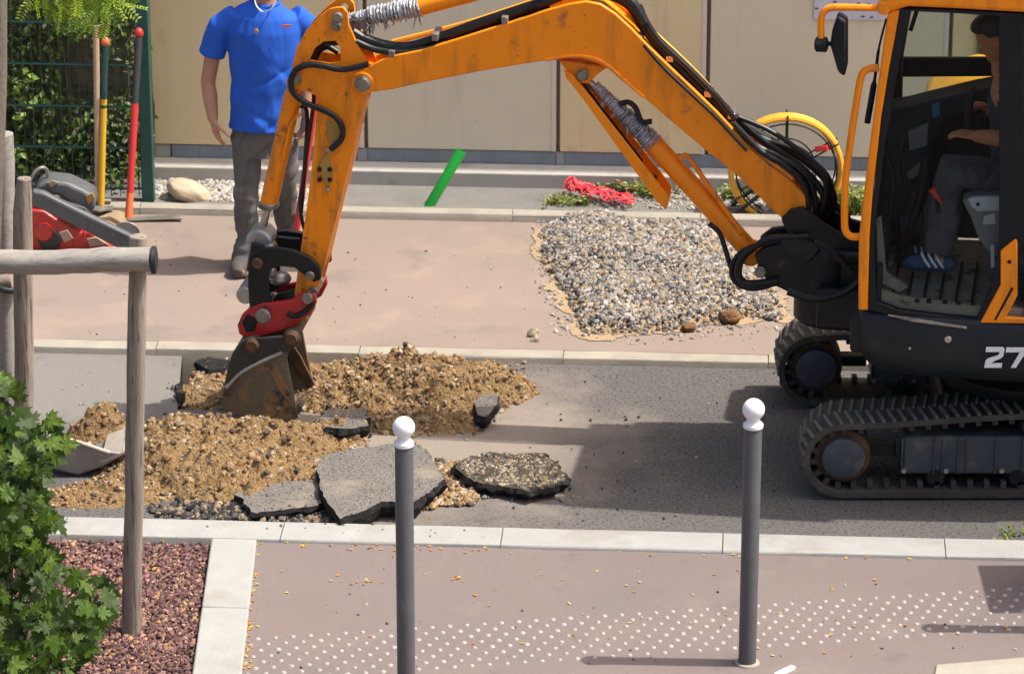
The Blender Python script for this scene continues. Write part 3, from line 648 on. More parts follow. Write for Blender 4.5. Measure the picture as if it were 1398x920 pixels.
# ---- cab shell
CABN, CABF = .745, -.23                       # near and far side planes of the cab
cab = bpy.data.objects.new('cab', None); COL.objects.link(cab); cab.parent = X; ORG[cab.name] = np.array(E(.2, .3, .95)); cab.location = tuple(ORG['cab']-ORG[X.name]); cab.empty_display_size = .1
colp = [(1212, 18), (1228, 14), (1222, 50), (1214, 92), (1203, 160), (1198, 205), (1192, 255), (1187, 322), (1184.5, 424), (1171.5, 424), (1172.5, 325), (1178, 275), (1187, 200), (1195, 140), (1202, 90)]
side(colp, CABN, .07).build('front_pillar', 'orange_paint', cab, bevel=.008)
dx = lambda pl, off0, off1: [(lambda s, z: E(s, off1, z))(*hp(x, y, off0)) for x, y in pl]
mb = MB(); mb.prism(dx(colp, CABN, CABF+.07), EN*.07); mb.build('front_pillar', 'orange_paint', cab, bevel=.008)
# roof: a rounded slab, its near edge sagging slightly to the rear
roof = [(1205, -18), (1235, -28), (1560, -22), (1590, -8), (1590, 26), (1398, 18.5), (1300, 13), (1240, 10.5), (1206, 20)]
side(roof, CABN+.012, .99).build('roof', 'orange_paint', cab, bevel=.02, seg=3)
# black door frame
def frame(outer, inner, off, th, mat, nm, parent):
    mb = MB(); o = [hw(*q, off) for q in outer]; i_ = [hw(*q, off) for q in inner]; n = len(o); d = EN*th
    v_ = o+i_+[q+d for q in o]+[q+d for q in i_]; f_ = []
    for k in range(n):
        j = (k+1) % n; f_ += [(k, j, n+j, n+k), (2*n+j, 2*n+k, 3*n+k, 3*n+j), (k, 2*n+k, 2*n+j, j), (n+k, n+j, 3*n+j, 3*n+k)]
    mb.add(v_, f_); return mb.build(nm, mat, parent, bevel=.004)
outer = [(1229, 12.5), (1300, 14), (1398, 19.5), (1398, 200), (1398, 330), (1372, 395), (1340, 447), (1290, 442), (1230, 433), (1185, 424), (1187.5, 322), (1198, 205), (1214, 92)]
inner = [(1243, 16), (1300, 18.5), (1364, 22.5), (1364, 200), (1364, 335), (1352, 395), (1333, 437), (1285, 431), (1228, 424), (1196, 412), (1193, 322), (1207, 205), (1226, 92)]
frame(outer, inner, CABN-.006, .045, 'black_matt', 'door_frame', cab)
mb = side(inner, CABN-.028, .005); mb.build('door_glass', 'cab_glass', cab, smooth=0)
mb = side([(1364, 20), (1400, 20), (1400, 332), (1390, 332), (1364, 332)], CABN-.055, .07); mb.build('rear_pillar', 'black_matt', cab, bevel=.006)
mb = side([(1398, 19.5), (1560, 26), (1560, 420), (1398, 436)], CABN-.012, .06); mb.build('rear_side_panel', 'black_matt', cab, bevel=.01)
# orange trim at the foot of the rear door post
side([(1366, 343), (1386, 327), (1389, 330), (1389, 404), (1373, 434), (1420, 436), (1420, 442.5), (1338, 441), (1366, 389)], CABN+.006, .03).build('orange_trim', 'orange_paint', cab, bevel=.005)
side([(1381, 392), (1384, 394), (1360, 437), (1357, 437)], CABN+.0085, .006).build('trim_slot', 'black_matt', cab)
pin('trim_bolt', 1378, 358, CABN+.010, CABN, .009, 'black_matt', cab)
# far side: lower body wall, window frame with mid bar, panes
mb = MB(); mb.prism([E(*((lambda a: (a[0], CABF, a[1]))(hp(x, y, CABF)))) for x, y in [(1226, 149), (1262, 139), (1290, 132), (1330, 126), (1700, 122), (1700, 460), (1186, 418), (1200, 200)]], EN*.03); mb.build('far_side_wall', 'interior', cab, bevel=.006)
mb = side([(1216, 80), (1368, 80), (1700, 76), (1700, 102), (1368, 105), (1214, 106)], CABF, .035); mb.build('window_mid_bar', 'black_matt', cab, bevel=.006)
mb = side([(1226, 4), (1246, 4), (1233, 78), (1231, 146), (1211, 146), (1216, 80)], CABF+.02, .05); mb.build('window_front_bar', 'black_matt', cab, bevel=.008)
mb = side([(1374, 0), (1420, 0), (1420, 130), (1374, 130)], CABF+.02, .05); mb.build('window_rear_bar', 'black_matt', cab, bevel=.008)
for pl in ([(1244, 8), (1376, 8), (1376, 82), (1232, 82)], [(1230, 104), (1376, 104), (1376, 118), (1290, 124), (1230, 146)]):
    side(pl, CABF-.014, .005).build('window_pane', 'cab_glass', cab, smooth=0)
# windscreen between the front pillars
s0, z0 = hp(1207, 30, CABN); s1, z1 = hp(1190, 220, CABN); s2, z2 = hp(1178, 400, CABN)
mb = MB()
for (a, b) in (((s0, z0), (s1, z1)), ((s1, z1-.03), (s2, z2))):
    mb.prism([E(a[0]-.02, CABN-.07, a[1]), E(a[0]-.02, CABF+.07, a[1]), E(b[0]-.02, CABF+.07, b[1]), E(b[0]-.02, CABN-.07, b[1])], -EF*.005)
mb.build('windscreen', 'cab_glass', cab, smooth=0)
mb = MB(); mb.tube([E(s1-.022, CABN-.06, z1-.015), E(s1-.022, CABF+.06, z1-.015)], .014, 8); mb.build('windscreen_bar', 'black_matt', cab)
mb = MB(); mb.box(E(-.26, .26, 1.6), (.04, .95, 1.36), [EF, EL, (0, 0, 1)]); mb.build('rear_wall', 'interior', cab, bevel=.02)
# interior
zfl = hp(1260, 410, .70)[1]
mb = MB(); mb.box(E(.16, .255, zfl-.035), (1.12, .90, .05), [EF, EL, (0, 0, 1)]); mb.build('cab_floor', 'dusty_floor', cab, bevel=.006)
side([(1196, 392), (1228, 404), (1300, 413), (1340, 417), (1334, 436), (1286, 430), (1228, 422), (1199, 411)], .700, .025).build('door_sill', 'dusty_floor', cab, bevel=.006)
for x in (1252, 1268, 1290, 1308, 1328): pin('sill_stud', x, 411+(x-1252)*.075, .703, .69, .012, 'black_steel', cab)
mb = MB()
for k in range(6): mb.box(E(.60-.07*k, .42, zfl-.006), (.012, .5, .012), [EF, EL, (0, 0, 1)])
mb.build('floor_mat_ribs', 'black_steel', cab, smooth=0)
# dashboard / right-hand console with instruments
side([(1206, 152), (1240, 146), (1275, 137), (1330, 124), (1376, 115), (1376, 155), (1330, 150), (1290, 166), (1270, 210), (1262, 300), (1250, 360), (1225, 372), (1200, 368), (1196, 300)], -.02, .18).build('dashboard', 'interior', cab, bevel=.012)
side([(1272, 145), (1283, 140), (1283, 158), (1274, 162)], .0, .02).build('switch', 'blue_plastic', cab)
side([(1238, 238), (1256, 222), (1254, 238), (1242, 246)], .0, .02).build('gauge', 'console_grey', cab)
for x, y in ((1246, 258), (1246, 280)): pin('vent_knob', x, y, .005, -.02, .03, 'interior', cab)
mb = etube([(1215, 372), (1240, 330), (1262, 250), (1266, 215)], .18, .014); mb.build('travel_lever', 'black_steel', cab)
mb = etube([(1226, 376), (1232, 330), (1250, 262)], .26, .012); mb.build('travel_lever', 'black_steel', cab)
for (x, y, w_, h_) in ((1212, 362, 16, 9), (1222, 377, 20, 8), (1250, 372, 14, 7)):
    side([(x-w_/2, y-h_/2), (x+w_/2, y-h_/2-2), (x+w_/2, y+h_/2), (x-w_/2, y+h_/2)], .30, .14).build('pedal', 'console_grey', cab, bevel=.006)
for k, pix in enumerate(([(1202, 250), (1214, 280), (1206, 320), (1216, 360)], [(1210, 200), (1222, 250), (1218, 300), (1230, 350)], [(1236, 190), (1228, 230), (1240, 280), (1232, 330)], [(1200, 330), (1222, 345), (1240, 350), (1262, 345)])):
    etube(pix, .05+.05*k, .008, 8).build('cable', 'hose_black', cab)
side([(1228, 296), (1258, 292), (1258, 318), (1230, 322)], .01, .02).build('fuse_panel', 'seat_fabric', cab, bevel=.004)
side([(1240, 180), (1268, 168), (1266, 200), (1242, 206)], .0, .02).build('dash_screen', 'console_grey', cab, bevel=.004)
side([(1222, 345), (1290, 340), (1300, 352), (1226, 360)], .12, .10).build('floor_duct', 'seat_fabric', cab, bevel=.008)
side([(1196, 300), (1203, 296), (1210, 372), (1240, 392), (1228, 400), (1198, 386)], .66, .03).build('door_kick_trim', 'dusty_floor', cab, bevel=.006)
# seat with side console
side([(1318, 268), (1372, 262), (1460, 262), (1460, 300), (1372, 304), (1326, 300)], .52, .46).build('seat_cushion', 'seat_fabric', cab, bevel=.04, seg=3)
side([(1385, 100), (1400, 95), (1470, 262), (1430, 275), (1395, 262)], .52, .46).build('seat_back', 'seat_fabric', cab, bevel=.03, seg=3)
side([(1313, 274), (1330, 268), (1440, 268), (1440, 345), (1348, 345), (1336, 328), (1326, 300)], .60, .10).build('side_console', 'console_grey', cab, bevel=.012)
side([(1321, 272), (1330, 269), (1420, 268), (1420, 287), (1334, 289), (1327, 283)], .606, .02).build('console_plate', 'pale_plastic', cab, bevel=.004)
pin('console_knob', 1335, 279.5, .612, .6, .008, 'black_matt', cab)
mb = side([(1343, 296), (1358, 291), (1359, 306), (1342, 306)], .603, .01); mb.build('console_pocket', 'pale_plastic', cab)
mb = etube([(1281, 290), (1279, 276), (1276, 264)], .58, [.010]*17); mb.build('joystick', 'black_matt', cab)
mb = etube([(1285, 277), (1280, 270), (1275, 262), (1273, 258)], .62, [.007]*8+[.012]*10+[.020]*7, sm=8); mb.build('lever_knob', 'red_plastic', cab)
mb = etube([(1325, 180), (1322, 160), (1325, 138), (1334, 122)], .30, [.018]*17+[.026]*8, sm=8); mb.build('joystick', 'black_matt', cab)
side([(1352, 336), (1357, 334), (1358, 365), (1353, 366)], .66, .02).build('latch_bar', 'pale_plastic', cab)
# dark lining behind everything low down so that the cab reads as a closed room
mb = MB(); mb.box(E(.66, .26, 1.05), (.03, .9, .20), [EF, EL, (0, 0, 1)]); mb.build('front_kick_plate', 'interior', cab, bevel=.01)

# handrail, mirror, wiper
etube([(1200, 93), (1188, 94), (1179, 99), (1174, 112), (1166, 160), (1158, 215), (1154, 250), (1153, 300), (1155, 316), (1163, 323), (1176, 323)], CABN-.03, .0165).build('handrail', 'orange_paint', cab)
mi_ = bpy.data.objects.new('mirror', None); COL.objects.link(mi_); mi_.parent = X; ORG[mi_.name] = np.array(hw(1121, 60, CABN)); mi_.location = tuple(ORG['mirror']-ORG[X.name]); mi_.empty_display_size = .1
etube([(1222, 11), (1190, 11), (1150, 10.5), (1131, 12), (1122, 22), (1121, 40), (1121, 60)], CABN-.01, .0155).build('mirror_arm', 'orange_paint', mi_)
mb = MB(); c = hw(1121, 61, CABN-.01); mb.lathe(c-EF*.03, EF, [(0, .02), (.006, .033), (.05, .033), (.058, .02)], 20); mb.build('mirror_joint', 'black_matt', mi_)
etube([(1121, 61), (1136, 60)], CABN-.01, .010, sm=1).build('mirror_stem', 'black_matt', mi_)
side([(1143, 22), (1156, 30), (1156, 92), (1153, 106), (1144, 100), (1133, 62), (1136, 42)], CABN+.02, .09).build('mirror_shell', 'black_matt', mi_, bevel=.012)
pin('mirror_bracket', 1206, 12, CABN+.012, CABN-.05, .03, 'orange_paint', mi_)
etube([(1210, 26), (1200, 66), (1194, 110), (1184, 168)], CABN-.30, [.005]*9+[.007]*8+[.014]*8).build('wiper', 'black_matt', cab)
etube([(1252, 14), (1243, 42)], CABF+.3, .010, sm=1).build('wiper', 'black_matt', cab)
# hood over the engine at the far side and counterweight at the rear
mb = side([(1256, 145), (1284, 126), (1306, 112), (1328, 107), (1380, 105), (1700, 105), (1700, 420), (1300, 420), (1262, 300)], -.30, .42); mb.build('right_hood', 'yellow_hood', X, bevel=.05, seg=4)
mb = MB(); ring = []; pl = [(-.30, .72)]+[(-.32+.60*math.cos(math.pi/2+math.pi*k/12), .72*math.sin(math.pi/2+math.pi*k/12)) for k in range(13)]+[(-.30, -.72)]
for z, a in ((.935, .99), (.96, 1.0), (1.35, 1.0), (1.44, .97), (1.47, .90)): ring += [E(-.3+(s+.3)*a, l*a, z) for s, l in pl]
n = len(pl); fs = [(i*n+j, i*n+(j+1) % n, (i+1)*n+(j+1) % n, (i+1)*n+j) for i in range(4) for j in range(n)]+[tuple(range(n))[::-1], tuple(4*n+j for j in range(n))]
mb.add(ring, fs); mb.build('counterweight', 'orange_paint', X, smooth=40)
# ---- boom: two side plates proud of a box core
BN = .095; BW = .19
top = [(503, 91), (520, 82), (537, 76), (574, 69), (632, 51), (689, 33), (746, 14), (775, 6), (800, 2), (820, 6), (840, 19), (862, 39), (883, 61), (912, 89), (949, 124), (979, 153), (1005, 181), (1024, 203), (1050, 225), (1082, 249), (1100, 268), (1109, 286)]
foot = [(1108, 302), (1098, 315), (1084, 317), (1071, 308)]
low = [(1066, 297), (1052, 285), (1028, 261), (1002, 236), (965, 207), (915, 165), (877, 132), (850, 112), (832, 96), (815, 87), (795, 81), (775, 80), (746, 83), (660, 97), (574, 114), (534, 123), (510, 126)]
tip = [(496, 129), (486, 125), (481, 114), (485, 104), (494, 98)]
bplate = top+foot+low+tip
BO = side(bplate, BN, .022).build('boom', 'orange_paint', X, bevel=.006)
mb = MB(); mb.prism(dx(bplate, BN, -BN+.022), EN*.022); mb.build('boom_far_plate', 'orange_paint', BO, bevel=.006)
def shrink(up, dn):
    a = [(x+(3 if x > 830 else 0)*-1, y+up) for x, y in top[2:-2]]; b = [(x, y-dn) for x, y in low[3:-1]]; return a+[(1085, 288)]+b
mb = MB(); mb.prism(dx(shrink(5, 3), BN, BN-.02), EN*(BW-.04)); mb.build('boom_core', 'orange_paint', BO)
# rolled lip along the lower inner bend
etube([(745, 82), (775, 77), (800, 78), (818, 83), (836, 95), (860, 116), (880, 133)], BN+.002, .009, 8).build('boom_lip', 'orange_paint', BO)
pin('boom_tip_pin', 495, 115, BN+.012, -BN-.012, .030, 'greasy_steel', BO, head=1)
mb = MB(); s, z = hp(495, 114, BN); mb.lathe(E(s, BN+.008, z), EN, [(0, .048), (.004, .054), (BW+.012, .054), (BW+.016, .048)], 24); mb.build('boom_tip_boss', 'orange_paint', BO)
pin('boom_foot_pin', 1088, 303, BN+.02, -BN-.02, .030, 'greasy_steel', BO, head=1)
# boom cylinder lug under the bend
side([(762, 82), (830, 92), (815, 103), (803, 115), (790, 115), (780, 107)], .05, .10).build('cylinder_lug', 'orange_paint', BO, bevel=.006)
pin('lug_pin', 795, 103, .07, -.07, .022, 'greasy_steel', BO, head=1)
# clamps and hard lines on top of the boom
for (x, y) in ((536, 78), (690, 32), (595, 55)):
    s, z = hp(x, y, BN-.03); mb = MB(); mb.box(E(s, BN-.06, z+.02), (.03, .12, .035), [EF, EL, (0, 0, 1)]); mb.build('hose_clamp', 'greasy_steel', BO, bevel=.004)
for (x, y) in ((874, 48), (916, 77), (968, 125), (1000, 155)):
    s, z = hp(x, y, -.02); mb = MB(); mb.box(E(s, -.02, z), (.035, .10, .03), [EF, EL, (0, 0, 1)]); mb.build('hose_clamp', 'steel', BO, bevel=.004)

# ---- hoses (each its own part)
def hose(pix, off, r, mat='hose_black', sm=8): return etube(pix, off, r, 10, sm=sm).build('hose', mat, X)
hose([(482, 44), (500, 54), (530, 63), (560, 64), (600, 52), (650, 34), (700, 17), (750, 1), (790, -14), (830, -12), (860, 2), (880, 32)], .04, .024)
hose([(484, 50), (505, 60), (535, 67), (565, 67), (605, 56), (655, 38), (705, 21), (755, 5), (792, -8), (828, -6), (858, 8), (878, 38), (905, 70), (950, 116), (1000, 165)], .0, .020)
hose([(486, 57), (510, 67), (540, 72), (570, 70), (610, 60)], .07, .016)
hose([(866, 4), (878, 30), (896, 52), (930, 84), (968, 122), (1002, 158), (1040, 184), (1090, 214), (1122, 240), (1138, 268), (1132, 296), (1112, 312)], -.06, .017)
hose([(872, 8), (884, 34), (902, 58), (938, 92), (974, 128), (1006, 164), (1046, 196), (1090, 226), (1116, 252), (1126, 276), (1120, 300), (1106, 314)], .02, .016)
hose([(1000, 168), (1030, 198), (1062, 214), (1096, 236), (1110, 262), (1112, 290), (1104, 312)], .06, .016)
hose([(1004, 172), (1038, 206), (1070, 226), (1096, 250), (1104, 278), (1100, 308)], .09, .014)
hose([(1000, 172), (1048, 192), (1086, 206), (1118, 228), (1134, 252), (1130, 282), (1116, 304)], -.01, .014)
hose([(1008, 160), (1050, 178), (1092, 206), (1120, 232), (1128, 258), (1122, 288), (1108, 306)], .04, .012)
for k, (dx_, r, o) in enumerate(((0, .013, .12), (7, .012, .08), (14, .012, .16), (22, .011, .10))):
    hose([(1090+dx_, 322), (1050, 331-dx_*.3), (1020+dx_*.4, 340), (1003+dx_*.5, 355), (999+dx_*.5, 374), (1008+dx_*.4, 388-dx_*.2), (1030, 394-dx_*.4), (1062, 386-dx_*.2)], o, r)
hose([(968, 305), (982, 318), (990, 340), (997, 362), (1004, 380), (1020, 392)], .10, .012)
hose([(879, 62), (906, 93), (944, 129), (975, 158), (1001, 186), (1020, 206)], BN+.014, .008)
# yellower tubes that paint the far top edge of the boom as sunlit
for (pix, off) in (([(862, 20), (900, 52), (950, 100), (1005, 160), (1050, 200)], -.085), ([(536, 58), (640, 31), (735, 0), (780, -12)], -.085)):
    etube(pix, off, .013, 8).build('sunlit_edge_tube', 'yellow_hood', BO)

# ---- boom cylinder with foil sleeve, rod guard
def cyl(p0, p1, off, r, mat, nm, parent, n=20, caps=((0, .85), (.02, 1))):
    mb = MB(); a, b = np.array(hw(*p0, off)), np.array(hw(*p1, off)); L_ = np.linalg.norm(b-a)
    mb.lathe(a, b-a, [(0, r*.82), (.008, r), (L_-.008, r), (L_, r*.82)], n); return mb.build(nm, mat, parent)
def crinkle(p0, p1, off, r0, r1, nm, parent, seed, mat='foil', strips=0):
    rg = np.random.default_rng(seed); a, b = np.array(hw(*p0, off)), np.array(hw(*p1, off)); ax = (b-a)/np.linalg.norm(b-a); L_ = np.linalg.norm(b-a)
    u = np.cross(ax, [0, 0, 1.]); u /= np.linalg.norm(u); w = np.cross(ax, u); N, K = 46, 22; mb = MB(); vs_ = []
    for i in range(N):
        t = i/(N-1); ri = r0+(r1-r0)*t; ph = rg.uniform(-.14, .14)
        fold = 1+.16*(1 if i % 3 == 0 else -1 if i % 3 == 1 else 0)*rg.uniform(.4, 1.3)+ph*.5
        for j in range(K):
            q = 2*math.pi*j/K; rr = ri*fold*(1+rg.uniform(-.07, .07)); vs_.append(a+ax*(L_*t+rg.uniform(-.003, .003))+(u*math.cos(q)+w*math.sin(q))*rr)
    fs = [(i*K+j, i*K+(j+1) % K, (i+1)*K+(j+1) % K, (i+1)*K+j) for i in range(N-1) for j in range(K)]+[tuple(range(K))[::-1], tuple((N-1)*K+j for j in range(K))]
    mb.add(vs_, fs)
    for _ in range(strips):                       # loose shreds of sleeve
        t = rg.random(); q = a+ax*L_*t; d = np.array([rg.normal()*.5, rg.normal()*.3, -1+rg.normal()*.6]); d /= np.linalg.norm(d); l_ = rg.uniform(.03, .075); c = q+d*(r0+(r1-r0)*t)*.8
        e = ax*rg.uniform(.004, .010); mb.add([c-e, c+e, c+d*l_+e*.4+rg.normal(size=3)*.008, c+d*l_-e*.4], [(0, 1, 2, 3)])
    return mb.build(nm, mat, parent, smooth=25)
BC = cyl((889, 193), (1026, 345), 0, .047, 'orange_paint', 'boom_cylinder', X)
cyl((795, 103), (893, 197), 0, .017, 'steel', 'rod', BC)
crinkle((812, 116), (858, 163), 0, .022, .034, 'sleeve', BC, 3, strips=8)
crinkle((854, 158), (892, 196), 0, .036, .046, 'sleeve', BC, 4, strips=10)
etube([(846, 142), (858, 140), (868, 148), (876, 166), (890, 166)], .02, .013, 8).build('sleeve_strap', 'hose_black', BC)
etube([(930, 216), (936, 212), (944, 220), (968, 255), (1000, 300), (1012, 318)], .035, .012, 8).build('cylinder_pipe', 'orange_paint', BC)
mb = MB(); s, z = hp(1026, 345, 0); mb.lathe(E(s, .06, z), EN, [(0, .04), (.005, .047), (.115, .047), (.12, .04)], 20); mb.build('cylinder_eye', 'orange_paint', BC)
# guard channel hanging from the lug
GD = side([(770, 96), (782, 103), (800, 125), (912, 268), (909, 287), (897, 276), (790, 128), (772, 106)], .075, .012).build('rod_guard', 'orange_paint', X, bevel=.003)
mb = MB(); mb.prism(dx([(770, 96), (782, 103), (800, 125), (912, 268), (909, 287), (897, 276), (790, 128), (772, 106)], .075, -.063), EN*.012); mb.build('guard_far_plate', 'orange_arm', GD, bevel=.003)
mb = MB(); mb.prism(dx([(776, 108), (790, 128), (897, 276), (909, 287), (907, 281), (898, 270), (793, 124), (779, 104)], .075, .062), EN*.124); mb.build('guard_web', 'orange_arm', GD)
etube([(780, 98), (792, 112), (804, 130), (846, 186), (874, 222)], .0, .018, 8).build('guard_hose', 'hose_black', GD)

# ---- arm (dipper) cylinder on top of the boom
AC = cyl((560, 13), (760, -40), -.0, .042, 'orange_paint', 'arm_cylinder', X)
cyl((463, 26), (575, 10), 0, .017, 'steel', 'rod', AC)
crinkle((478, 25), (512, 21), 0, .022, .030, 'sleeve', AC, 5, strips=8)
crinkle((505, 22), (574, 9), 0, .038, .046, 'sleeve', AC, 6, strips=22)

for o_ in (.05, -.065): side([(742, -26), (760, -48), (775, -44), (800, -6), (806, 10), (752, 20)], o_, .014).build('cylinder_bracket', 'orange_paint', BO, bevel=.004)
pin('bracket_pin', 760, -40, .065, -.08, .022, 'greasy_steel', BO, head=1)
mb = MB(); s, z = hp(760, -40, 0); mb.lathe(E(s, .034, z), EN, [(0, .036), (.004, .042), (.064, .042), (.068, .036)], 18); mb.build('cylinder_eye', 'orange_paint', AC)
# ---- dipper arm: two plates over a core
AN = .085
upper = [(459, 11), (468, 11), (474, 18), (476, 36), (486, 58), (500, 82), (507, 100), (506, 122), (500, 132), (489, 172), (478, 222), (462, 284), (443, 362), (430, 408), (424, 416), (408, 412), (402, 402), (410, 345), (420, 275), (426, 225), (431, 172), (434, 132), (420, 126), (404, 122), (397, 112), (399, 92), (405, 66), (418, 42), (438, 22), (450, 13)]
hole = [(422, 83), (430, 66), (442, 57), (458, 56), (464, 64), (466, 84), (450, 88)]
def ring_plate(outer, hol, off, th, nm, mat, parent):
    # plate with a hole: bridge the hole into the outline, then extrude
    o = list(outer); i0 = min(range(len(o)), key=lambda k: (o[k][0]-hol[0][0])**2+(o[k][1]-hol[0][1])**2)
    h = hol[::-1] if True else hol
    k0 = min(range(len(h)), key=lambda k: (o[i0][0]-h[k][0])**2+(o[i0][1]-h[k][1])**2)
    h2 = h[k0:]+h[:k0]
    bm = bmesh.new(); vo = [bm.verts.new(hw(*q, off)) for q in o]; vh = [bm.verts.new(hw(*q, off)) for q in hol]
    eo = [bm.edges.new((vo[k], vo[(k+1) % len(vo)])) for k in range(len(vo))]; eh = [bm.edges.new((vh[k], vh[(k+1) % len(vh)])) for k in range(len(vh))]
    r = bmesh.ops.triangle_fill(bm, edges=eo+eh, use_beauty=True)
    fa = [g for g in bm.faces]
    ex = bmesh.ops.extrude_face_region(bm, geom=fa); vv_ = [g for g in ex['geom'] if isinstance(g, bmesh.types.BMVert)]
    bmesh.ops.translate(bm, verts=vv_, vec=Vector(EN*th)); bmesh.ops.recalc_face_normals(bm, faces=bm.faces)
    mb = MB(); bm.verts.index_update(); mb.add([tuple(v_.co) for v_ in bm.verts], [tuple(v_.index for v_ in f_.verts) for f_ in bm.faces]); bm.free()
    return mb.build(nm, mat, parent, smooth=30)
DA = ring_plate(upper, hole, AN, .020, 'dipper_arm', 'orange_arm', X)
sp_ = [(lambda s, z: (s, z))(*hp(x, y, AN)) for x, y in upper]
mb = MB(); mb.prism(dx([(486, 100), (503, 104), (500, 130), (489, 172), (478, 222), (462, 284), (445, 352), (434, 380), (416, 372), (412, 350), (422, 275), (428, 225), (433, 172), (436, 130), (455, 105)], AN, AN-.02), EN*(2*AN-.04)); mb.build('arm_core', 'orange_arm', DA)
DA2 = ring_plate(upper, hole, AN, .020, 'arm_far_plate', 'orange_arm', DA); DA2.location = Vector(DA2.location)+Vector(EN*(2*AN-.02))
for (x, y) in ((461, 24), (459, 36), (404, 109), (428, 398)): pin('arm_pin', x, y, AN+.010, -AN-.010, .020, 'greasy_steel', DA, head=1)
side([(446, 205), (452, 222), (455, 238), (447, 258), (438, 240), (436, 228)], AN+.006, .008).build('grease_plate', 'yellow_mark', DA, bevel=.002)
for (x, y) in ((436, 232), (450, 232), (436, 246), (450, 246)): pin('grease_bolt', x, y, AN+.014, AN, .011, 'black_steel', DA)
for (x, y) in ((447, 206), (447, 260)): pin('grease_fitting', x, y, AN+.020, AN, .010, 'steel', DA)
side([(447, 160), (462, 172), (463, 194), (450, 198), (446, 180)], AN+.004, .005).build('warning_mark', 'yellow_mark', DA)
hose([(503, 88), (488, 92), (465, 95), (440, 90), (420, 89), (404, 96), (397, 110), (400, 126), (416, 140), (440, 150), (458, 160), (467, 174), (466, 190), (452, 204)], AN+.03, .0145)
hose([(425, 80), (430, 65), (443, 56), (458, 57), (470, 52)], .02, .02)
hose([(428, 84), (436, 70), (447, 64), (462, 72)], -.03, .014)
hose([(413, 122), (426, 122), (428, 138), (424, 170), (419, 205), (415, 245), (410, 275), (412, 300), (420, 325), (428, 350), (430, 390), (424, 420), (410, 430)], AN-.02, .009)
hose([(410, 145), (418, 150), (419, 180), (415, 240), (411, 290)], .0, .010)
# ---- bucket cylinder on the front of the arm
KC = cyl((402, 122), (367, 278), .0, .043, 'orange_arm', 'bucket_cylinder', X)
mb = MB(); s, z = hp(404, 109, 0); mb.lathe(E(s, .05, z), EN, [(0, .03), (.004, .036), (.096, .036), (.1, .03)], 18); mb.build('cylinder_eye', 'orange_arm', KC)
cyl((368, 274), (357, 318), 0, .019, 'steel', 'rod', KC); cyl((367.5, 275), (366, 284), 0, .05, 'greasy_steel', 'gland', KC)
etube([(410, 156), (399, 166), (392, 190), (386, 216)], .045, .008, 8).build('cylinder_pipe', 'orange_arm', KC)
mb = MB(); s, z = hp(357, 325, 0); mb.lathe(E(s, .065, z), EN, [(0, .05), (.008, .062), (.122, .062), (.13, .05)], 22); mb.build('rod_eye', 'wear_steel', KC)
mb = MB(); mb.ell(E(s-.045, .03, z-.03), (.04, .05, .035)); mb.build('rod_lug', 'greasy_steel', KC)
# ---- linkage: black side links (pair) and the bent bell link
bell = [(341, 348), (352, 340), (375, 338), (400, 342), (424, 352), (437, 366), (438, 382), (428, 386), (418, 378), (402, 366), (384, 364), (368, 368), (366, 384), (368, 404), (372, 416), (350, 426), (340, 416), (338, 380)]
LK = side(bell, .135, .026).build('bucket_link', 'black_steel', X, bevel=.006)
mb = MB(); mb.prism(dx(bell, .135, -.109), EN*.026); mb.build('far_link', 'black_steel', LK, bevel=.006)
pin('link_pin', 351, 360, .15, -.15, .022, 'rust', LK, head=1); pin('link_pin', 423, 377, .15, -.15, .018, 'greasy_steel', LK, head=1)
mb = MB(); s, z = hp(357, 325, 0); s2_, z2_ = hp(351, 360, 0); mb.tube([E(s, .09, z), E(s2_, .10, z2_)], .03, 12); mb.build('link_strut', 'black_steel', LK); mb = MB(); mb.tube([E(s, -.09, z), E(s2_, -.10, z2_)], .03, 12); mb.build('link_strut', 'black_steel', LK)
mb = MB(); mb.ell(hw(382, 380, 0), (.055, .05, .035)); mb.ell(hw(372, 372, .04), (.02, .03, .03)); mb.build('pin_housing', 'wear_steel', LK)
side([(378, 324), (408, 327), (410, 348), (380, 346)], -.06, .03).build('cross_plate', 'black_steel', LK, bevel=.005)
pin('side_pin', 334, 404, .13, -.1, .042, 'wear_steel', LK)
# ---- red quick coupler
red = [(324, 444), (330, 430), (340, 421), (358, 414), (380, 413), (398, 410), (412, 400), (430, 402), (432, 414), (424, 430), (410, 438), (401, 448), (380, 453), (357, 460), (335, 462), (326, 456)]
QC = side(red, .14, .03).build('quick_coupler', 'red_paint', X, bevel=.006)
mb = MB(); mb.prism(dx(red, .14, -.11), EN*.03); mb.build('coupler_far_plate', 'red_paint', QC, bevel=.006)
mb = MB(); mb.prism(dx([(332, 446), (345, 428), (380, 420), (412, 412), (420, 424), (400, 440), (357, 452)], .14, .11), EN*.22); mb.build('coupler_core', 'black_steel', QC, bevel=.006)
pin('coupler_pin', 359, 432, .155, -.15, .03, 'greasy_steel', QC, head=1); pin('coupler_pin', 420, 408, .155, -.15, .022, 'greasy_steel', QC, head=1)
side([(330, 440), (338, 428), (352, 436), (348, 452), (336, 454)], .143, .012).build('latch_plate', 'black_steel', QC, bevel=.003)
etube([(392, 428), (404, 432), (418, 424), (428, 414)], .15, .012, 8).build('coupler_hose', 'hose_black', QC)
